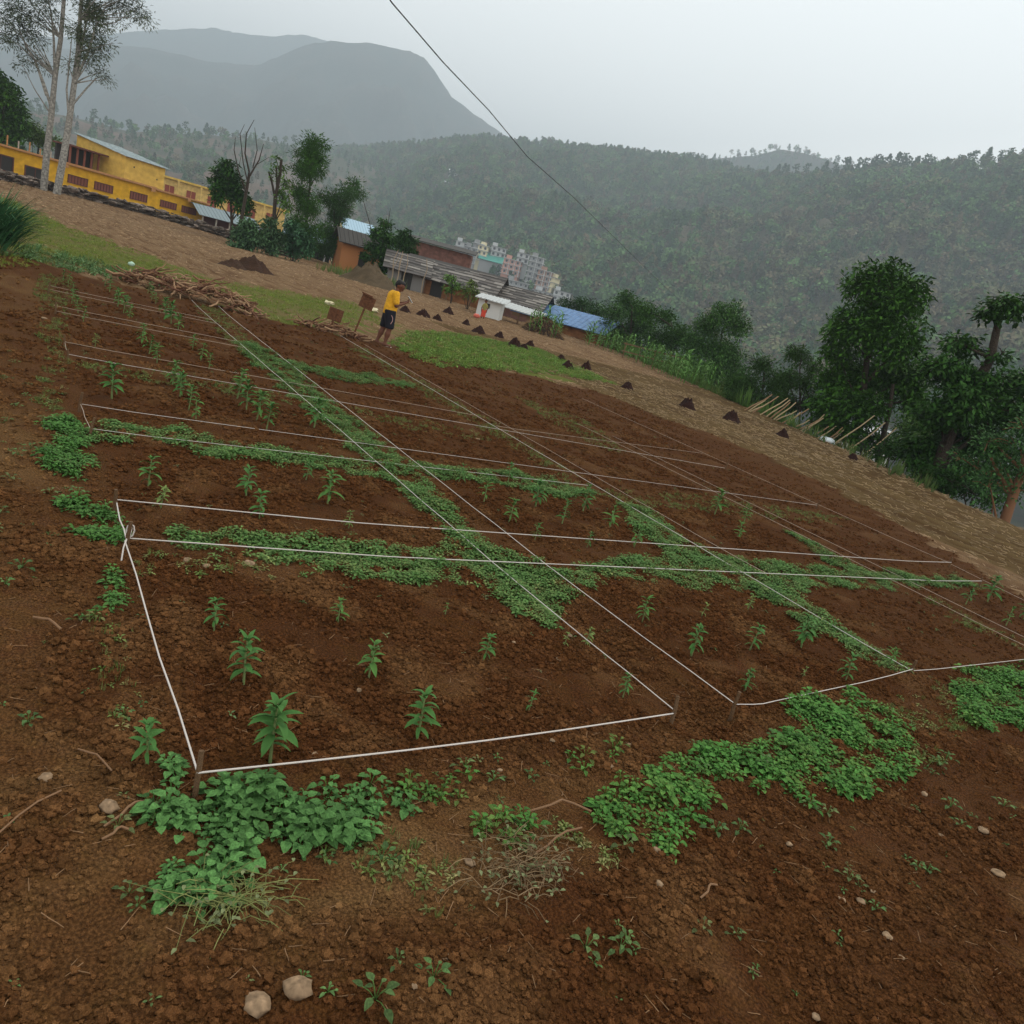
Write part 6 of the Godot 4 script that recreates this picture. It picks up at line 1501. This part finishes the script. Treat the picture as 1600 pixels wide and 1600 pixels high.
# ---------------------------------------------------------------- people
# a surface round tapered bones: distances joined by a smooth minimum, meshed as surface nets
func body_mesh(bones: Array, cell: float, blend: float, cut_low := -99.0, cut_high := 99.0) -> MB:
	var lo := Vector3.INF; var hi := -Vector3.INF
	for b in bones:
		for k in 2:
			var r: float = b[2 + k] + cell * 3.0 + blend
			lo = lo.min(b[k] - Vector3.ONE * r); hi = hi.max(b[k] + Vector3.ONE * r)
	var nx := int((hi.x - lo.x) / cell) + 2; var ny := int((hi.y - lo.y) / cell) + 2; var nz := int((hi.z - lo.z) / cell) + 2
	var f := PackedFloat32Array(); f.resize(nx * ny * nz); f.fill(1.0)
	for b in bones:
		var a: Vector3 = b[0]; var ab: Vector3 = b[1] - a; var l2 := maxf(ab.length_squared(), 1e-9)
		var ra: float = b[2]; var rb: float = b[3]
		var flat: Vector3 = b[4] if b.size() > 4 else Vector3.ONE
		var reach := maxf(ra, rb) + cell * 2.5 + blend
		var p0 := a.min(b[1]) - Vector3.ONE * reach; var p1 := a.max(b[1]) + Vector3.ONE * reach
		for iz in range(maxi(0, int((p0.z - lo.z) / cell)), mini(nz, int((p1.z - lo.z) / cell) + 1)):
			for iy in range(maxi(0, int((p0.y - lo.y) / cell)), mini(ny, int((p1.y - lo.y) / cell) + 1)):
				for ix in range(maxi(0, int((p0.x - lo.x) / cell)), mini(nx, int((p1.x - lo.x) / cell) + 1)):
					var q := lo + Vector3(ix, iy, iz) * cell - a
					var t := clampf(q.dot(ab) / l2, 0.0, 1.0)
					var d := ((q - ab * t) * flat).length() - lerpf(ra, rb, t)
					var at := ix + nx * (iy + ny * iz)
					var o := f[at]
					var h := maxf(blend - absf(d - o), 0.0) / blend
					f[at] = minf(d, o) - h * h * blend * 0.25
	if cut_low > -90.0 or cut_high < 90.0:
		for iy in ny:
			var y := lo.y + iy * cell
			var c := maxf(cut_low - y, y - cut_high)
			for iz in nz:
				for ix in nx:
					var at := ix + nx * (iy + ny * iz)
					f[at] = maxf(f[at], c)
	var mb := MB.new()
	var ids := {}
	var off := [0, 1, nx, nx + 1, nx * ny, nx * ny + 1, nx * ny + nx, nx * ny + nx + 1]
	for iz in nz - 1:
		for iy in ny - 1:
			for ix in nx - 1:
				var at := ix + nx * (iy + ny * iz)
				var first := f[at] < 0.0
				var mixed := false
				for k in 7:
					if (f[at + off[k + 1]] < 0.0) != first:
						mixed = true; break
				if not mixed: continue
				var s := Vector3.ZERO; var n := 0
				for e in [[0, 1], [2, 3], [4, 5], [6, 7], [0, 2], [1, 3], [4, 6], [5, 7], [0, 4], [1, 5], [2, 6], [3, 7]]:
					var fa := f[at + off[e[0]]]; var fb := f[at + off[e[1]]]
					if (fa < 0.0) != (fb < 0.0):
						var t := fa / (fa - fb)
						var pa := Vector3(e[0] & 1, (e[0] >> 1) & 1, e[0] >> 2); var pb := Vector3(e[1] & 1, (e[1] >> 1) & 1, e[1] >> 2)
						s += pa.lerp(pb, t); n += 1
				ids[at] = mb.vert(lo + (Vector3(ix, iy, iz) + s / n) * cell)
	var steps := [1, nx, nx * ny]
	for at in ids:
		for k in 3:
			var e: int = at + steps[k]
			if (f[at] < 0.0) == (f[e] < 0.0): continue
			var u: int = steps[(k + 1) % 3]; var w: int = steps[(k + 2) % 3]
			if not (ids.has(at - u) and ids.has(at - w) and ids.has(at - u - w)): continue
			var q := [ids[at], ids[at - u], ids[at - u - w], ids[at - w]]
			if f[at] < 0.0: q = [q[0], q[3], q[2], q[1]]
			mb.tri(q[0], q[1], q[2]); mb.tri(q[0], q[2], q[3])
	return mb

func hand_bones(wrist: Vector3, dir: Vector3, up: Vector3, thumb_side: Vector3, size: float) -> Array:
	var palm := wrist + dir * 0.045 * size
	var out := [[wrist, palm, 0.016 * size, 0.02 * size], [wrist, palm + thumb_side * 0.016 * size, 0.014 * size, 0.014 * size]]
	for k in 4:
		var s := (k - 1.5) * 0.014 * size
		var l: float = [0.052, 0.06, 0.057, 0.045][k] * size
		var a := palm + thumb_side * -s; var b := a + (dir * 0.8 + up * 0.3).normalized() * l * 0.5; var c := b + (dir * 0.2 + up * 0.9).normalized() * l * 0.5
		out.append([a, b, 0.0075 * size, 0.007 * size]); out.append([b, c, 0.007 * size, 0.006 * size])
	var t0 := wrist + dir * 0.015 * size + thumb_side * 0.016 * size
	var t1 := t0 + (dir * 0.6 + thumb_side * 0.6 + up * 0.3).normalized() * 0.03 * size
	out.append([t0, t1, 0.009 * size, 0.008 * size]); out.append([t1, t1 + (dir * 0.8 + up * 0.5).normalized() * 0.024 * size, 0.008 * size, 0.0065 * size])
	return out

func V(x: float, y: float, z: float) -> Vector3:
	return Vector3(x, y, z)

func build_boy() -> void:
	var skin := mat(Color(0.115, 0.045, 0.026), 0.6); var hair := mat(Color(0.012, 0.010, 0.010), 0.6)
	var shirt := mat(Color(0.72, 0.36, 0.022), 0.85); grained(shirt, noise_tex(98, 0.05, 3, 0.85, 1.1, 256), noise_tex(99, 0.012, 3, 0.0, 1.0, 256), 0.5, 1.5)
	var shorts := mat(Color(0.012, 0.012, 0.017), 0.85); var stripe := mat(Color(0.45, 0.26, 0.24), 0.8); var grey := mat(Color(0.5, 0.52, 0.52), 0.4); var sole := mat(Color(0.5, 0.45, 0.4), 0.8)
	var o := thing("person", "person in a yellow T-shirt and black shorts looking at a phone in raised hands", "person", top(6.48, -14.49) + Vector3(0, -0.01, 0), deg_to_rad(-24.0 + 12.0))
	# joints: facing +x, right side at +z
	var neck := V(0.035, 1.085, 0); var chest := V(0.0, 0.97, 0); var waist := V(-0.015, 0.76, 0)
	var sr := V(0.01, 1.045, 0.145); var er := V(0.045, 0.83, 0.185); var wr := V(0.245, 0.92, 0.09)
	var sl := V(0.02, 1.045, -0.145); var el := V(0.07, 0.83, -0.17); var wl := V(0.255, 0.925, -0.02)
	var hr := V(-0.015, 0.66, 0.075); var kr := V(0.02, 0.37, 0.085); var ar := V(-0.015, 0.07, 0.085)
	var hl := V(-0.015, 0.66, -0.075); var kl := V(-0.06, 0.37, -0.085); var al := V(-0.14, 0.075, -0.085)
	var hd := V(0.075, 1.20, 0)
	var bones := [[neck + V(0, -0.03, 0), hd + V(-0.02, -0.04, 0), 0.045, 0.04], [chest, waist, 0.105, 0.09], [sl, sr, 0.055, 0.055],
		[sr, er, 0.043, 0.034], [er, wr, 0.034, 0.022], [sl, el, 0.043, 0.034], [el, wl, 0.034, 0.022],
		[waist, hr, 0.09, 0.08], [waist, hl, 0.09, 0.08], [hr, kr, 0.08, 0.05], [kr, kr.lerp(ar, 0.4), 0.048, 0.05], [kr.lerp(ar, 0.4), ar, 0.05, 0.028], [hl, kl, 0.08, 0.05], [kl, kl.lerp(al, 0.4), 0.048, 0.05], [kl.lerp(al, 0.4), al, 0.05, 0.028],
		[ar + V(-0.02, -0.03, 0), ar + V(0.12, -0.045, 0.01), 0.03, 0.024], [al + V(-0.02, -0.03, 0), al + V(0.12, -0.05, -0.01), 0.03, 0.024]]
	var body := body_mesh(bones, 0.016, 0.035)
	# head, tipped down towards the phone: skull, jaw, nose, lips, brow, ears
	var nod := Basis(Vector3(0, 0, 1), -0.5)
	var head := []
	for b in [[V(-0.012, 0.02, 0), V(0.02, 0.025, 0), 0.082, 0.078, V(1, 1, 1.1)], [V(0.035, -0.035, 0), V(0.05, -0.068, 0), 0.05, 0.032], [V(0.088, 0.0, 0), V(0.103, -0.028, 0), 0.009, 0.014], [V(0.084, -0.055, -0.014), V(0.084, -0.055, 0.014), 0.010, 0.010], [V(0.082, 0.022, -0.03), V(0.082, 0.022, 0.03), 0.012, 0.012], [V(0.0, -0.005, 0.082), V(-0.006, 0.022, 0.084), 0.012, 0.014], [V(0.0, -0.005, -0.082), V(-0.006, 0.022, -0.084), 0.012, 0.014]]:
		var e: Array = b.duplicate(); e[0] = hd + nod * b[0]; e[1] = hd + nod * b[1]; head.append(e)
	body.add(body_mesh(head, 0.007, 0.014), Transform3D())
	body.add(body_mesh(hand_bones(wr, V(0.8, 0.55, -0.25).normalized(), V(-0.5, 0.8, -0.1), V(0.1, 0.2, -1).normalized(), 1.0), 0.0045, 0.008), Transform3D())
	body.add(body_mesh(hand_bones(wl, V(0.85, 0.5, 0.2).normalized(), V(-0.5, 0.8, 0.1), V(0.1, 0.2, 1).normalized(), 1.0), 0.0045, 0.008), Transform3D())
	part("body", body.mesh(true), skin, o)
	for s in [-1.0, 1.0]: part("eye", body_mesh([[hd + nod * V(0.082, 0.004, 0.03 * s), hd + nod * V(0.082, 0.004, 0.034 * s), 0.009, 0.009]], 0.004, 0.004).mesh(true), hair, o)
	var hb := []
	for b in [[V(-0.03, 0.04, 0), V(0.022, 0.062, 0), 0.078, 0.062], [V(-0.05, 0.0, 0), V(-0.04, -0.02, 0), 0.052, 0.045]]:
		var e: Array = b.duplicate(); e[0] = hd + nod * b[0]; e[1] = hd + nod * b[1]; hb.append(e)
	part("hair", body_mesh(hb, 0.009, 0.02).mesh(true), hair, o)
	# shirt: loose over the trunk, sleeves to the elbow
	var tee := [[chest + V(-0.005, 0.015, 0), waist + V(-0.005, -0.02, 0), 0.122, 0.125], [waist, V(-0.02, 0.62, 0), 0.125, 0.132], [sl + V(0, -0.005, 0.02), sr + V(0, -0.005, -0.02), 0.068, 0.068], [sr, sr.lerp(er, 0.72), 0.066, 0.062], [sl, sl.lerp(el, 0.72), 0.066, 0.062], [waist + V(0, 0, 0.04), V(-0.02, 0.62, 0.04), 0.1, 0.11], [waist + V(0, 0, -0.04), V(-0.02, 0.62, -0.04), 0.1, 0.11]]
	part("t_shirt", body_mesh(tee, 0.015, 0.03, 0.635, 1.10).mesh(true), shirt, o)
	var sh := [[V(-0.02, 0.68, 0.05), kr + V(0.0, 0.03, 0), 0.118, 0.086], [V(-0.02, 0.68, -0.05), kl + V(0.0, 0.03, 0), 0.118, 0.086]]
	part("shorts", body_mesh(sh, 0.015, 0.03, 0.36, 0.72).mesh(true), shorts, o)
	var st := MB.new(); st.tube([V(-0.01, 0.63, 0.172), V(0.025, 0.58, 0.178), V(0.03, 0.52, 0.176), V(0.005, 0.46, 0.176)], 0.006, 0.006, 5)
	part("stripe", st.mesh(true), stripe, o)
	for a in [ar, al]:
		var sd := MB.new(); sd.abox(a.x - 0.055, 0.0, a.z - 0.04, a.x + 0.145, 0.014, a.z + 0.04); part("sandal", sd.mesh(), sole, o)
	var ph := thing("phone", "pale phone held up in the yellow-shirted person's hands", "phone", o.transform * V(0.325, 1.0, 0.035), o.rotation.y)
	ph.rotation.z = 0.75
	boxpart("case", grey, ph, -0.005, -0.07, -0.035, 0.005, 0.07, 0.035)
	boxpart("screen", hair, ph, -0.0065, -0.065, -0.032, -0.0052, 0.065, 0.032)

func build_child() -> void:
	var skin := mat(Color(0.13, 0.055, 0.03), 0.6); var hair := mat(Color(0.012, 0.010, 0.010), 0.6)
	var o := thing("person", "small distant child in an olive top and red bottoms by the white shed", "person", top(19.6, -33.2), face_field(19.6, -33.2))
	var hd := V(0, 0.88, 0)
	var bones := [[hd, hd + V(0, 0.03, 0), 0.07, 0.072], [V(0, 0.8, 0), V(0, 0.74, 0), 0.035, 0.04], [V(0, 0.68, 0), V(0, 0.48, 0), 0.08, 0.075],
		[V(0.09, 0.7, 0), V(0.14, 0.54, 0.02), 0.03, 0.025], [V(0.14, 0.54, 0.02), V(0.13, 0.4, 0.08), 0.024, 0.02], [V(-0.09, 0.7, 0), V(-0.14, 0.54, 0.02), 0.03, 0.025], [V(-0.14, 0.54, 0.02), V(-0.13, 0.4, 0.08), 0.024, 0.02],
		[V(0.05, 0.46, 0), V(0.055, 0.25, 0.01), 0.06, 0.04], [V(0.055, 0.25, 0.01), V(0.055, 0.04, 0), 0.04, 0.026], [V(0.055, 0.03, -0.02), V(0.06, 0.02, 0.07), 0.026, 0.02], [V(-0.05, 0.46, 0), V(-0.055, 0.25, 0.01), 0.06, 0.04], [V(-0.055, 0.25, 0.01), V(-0.055, 0.04, 0), 0.04, 0.026], [V(-0.055, 0.03, -0.02), V(-0.06, 0.02, 0.07), 0.026, 0.02],
		[hd + V(0, -0.01, 0.065), hd + V(0, -0.02, 0.075), 0.01, 0.012]]
	var body := body_mesh(bones, 0.014, 0.025)
	for s in [-1.0, 1.0]: body.add(body_mesh(hand_bones(V(0.13 * s, 0.4, 0.08), V(0, -0.9, 0.3).normalized(), V(-s, 0, 0), V(0, 0.2, 1).normalized(), 0.75), 0.005, 0.007), Transform3D())
	part("body", body.mesh(true), skin, o)
	part("hair", body_mesh([[hd + V(0, 0.035, -0.015), hd + V(0, 0.04, 0.015), 0.072, 0.062]], 0.012, 0.02).mesh(true), hair, o)
	part("top", body_mesh([[V(0, 0.7, 0), V(0, 0.46, 0), 0.095, 0.098], [V(0.08, 0.69, 0), V(0.12, 0.6, 0.01), 0.045, 0.042], [V(-0.08, 0.69, 0), V(-0.12, 0.6, 0.01), 0.045, 0.042]], 0.014, 0.025, 0.44, 0.78).mesh(true), mat(Color(0.20, 0.17, 0.05), 0.85), o)
	part("trousers", body_mesh([[V(0.045, 0.47, 0), V(0.058, 0.16, 0.01), 0.08, 0.058], [V(-0.045, 0.47, 0), V(-0.058, 0.16, 0.01), 0.08, 0.058]], 0.014, 0.025, 0.12, 0.5).mesh(true), mat(Color(0.50, 0.06, 0.035), 0.85), o)
	solid("red_sack", lump(65, 0.4, 0.8).mesh(true), mat(Color(0.55, 0.13, 0.09), 0.7), "small red bundle on the ground beside the distant child", "bundle", Transform3D(Basis.from_scale(V(0.17, 0.14, 0.14)), top(19.2, -33.1) + V(0, 0.08, 0)))
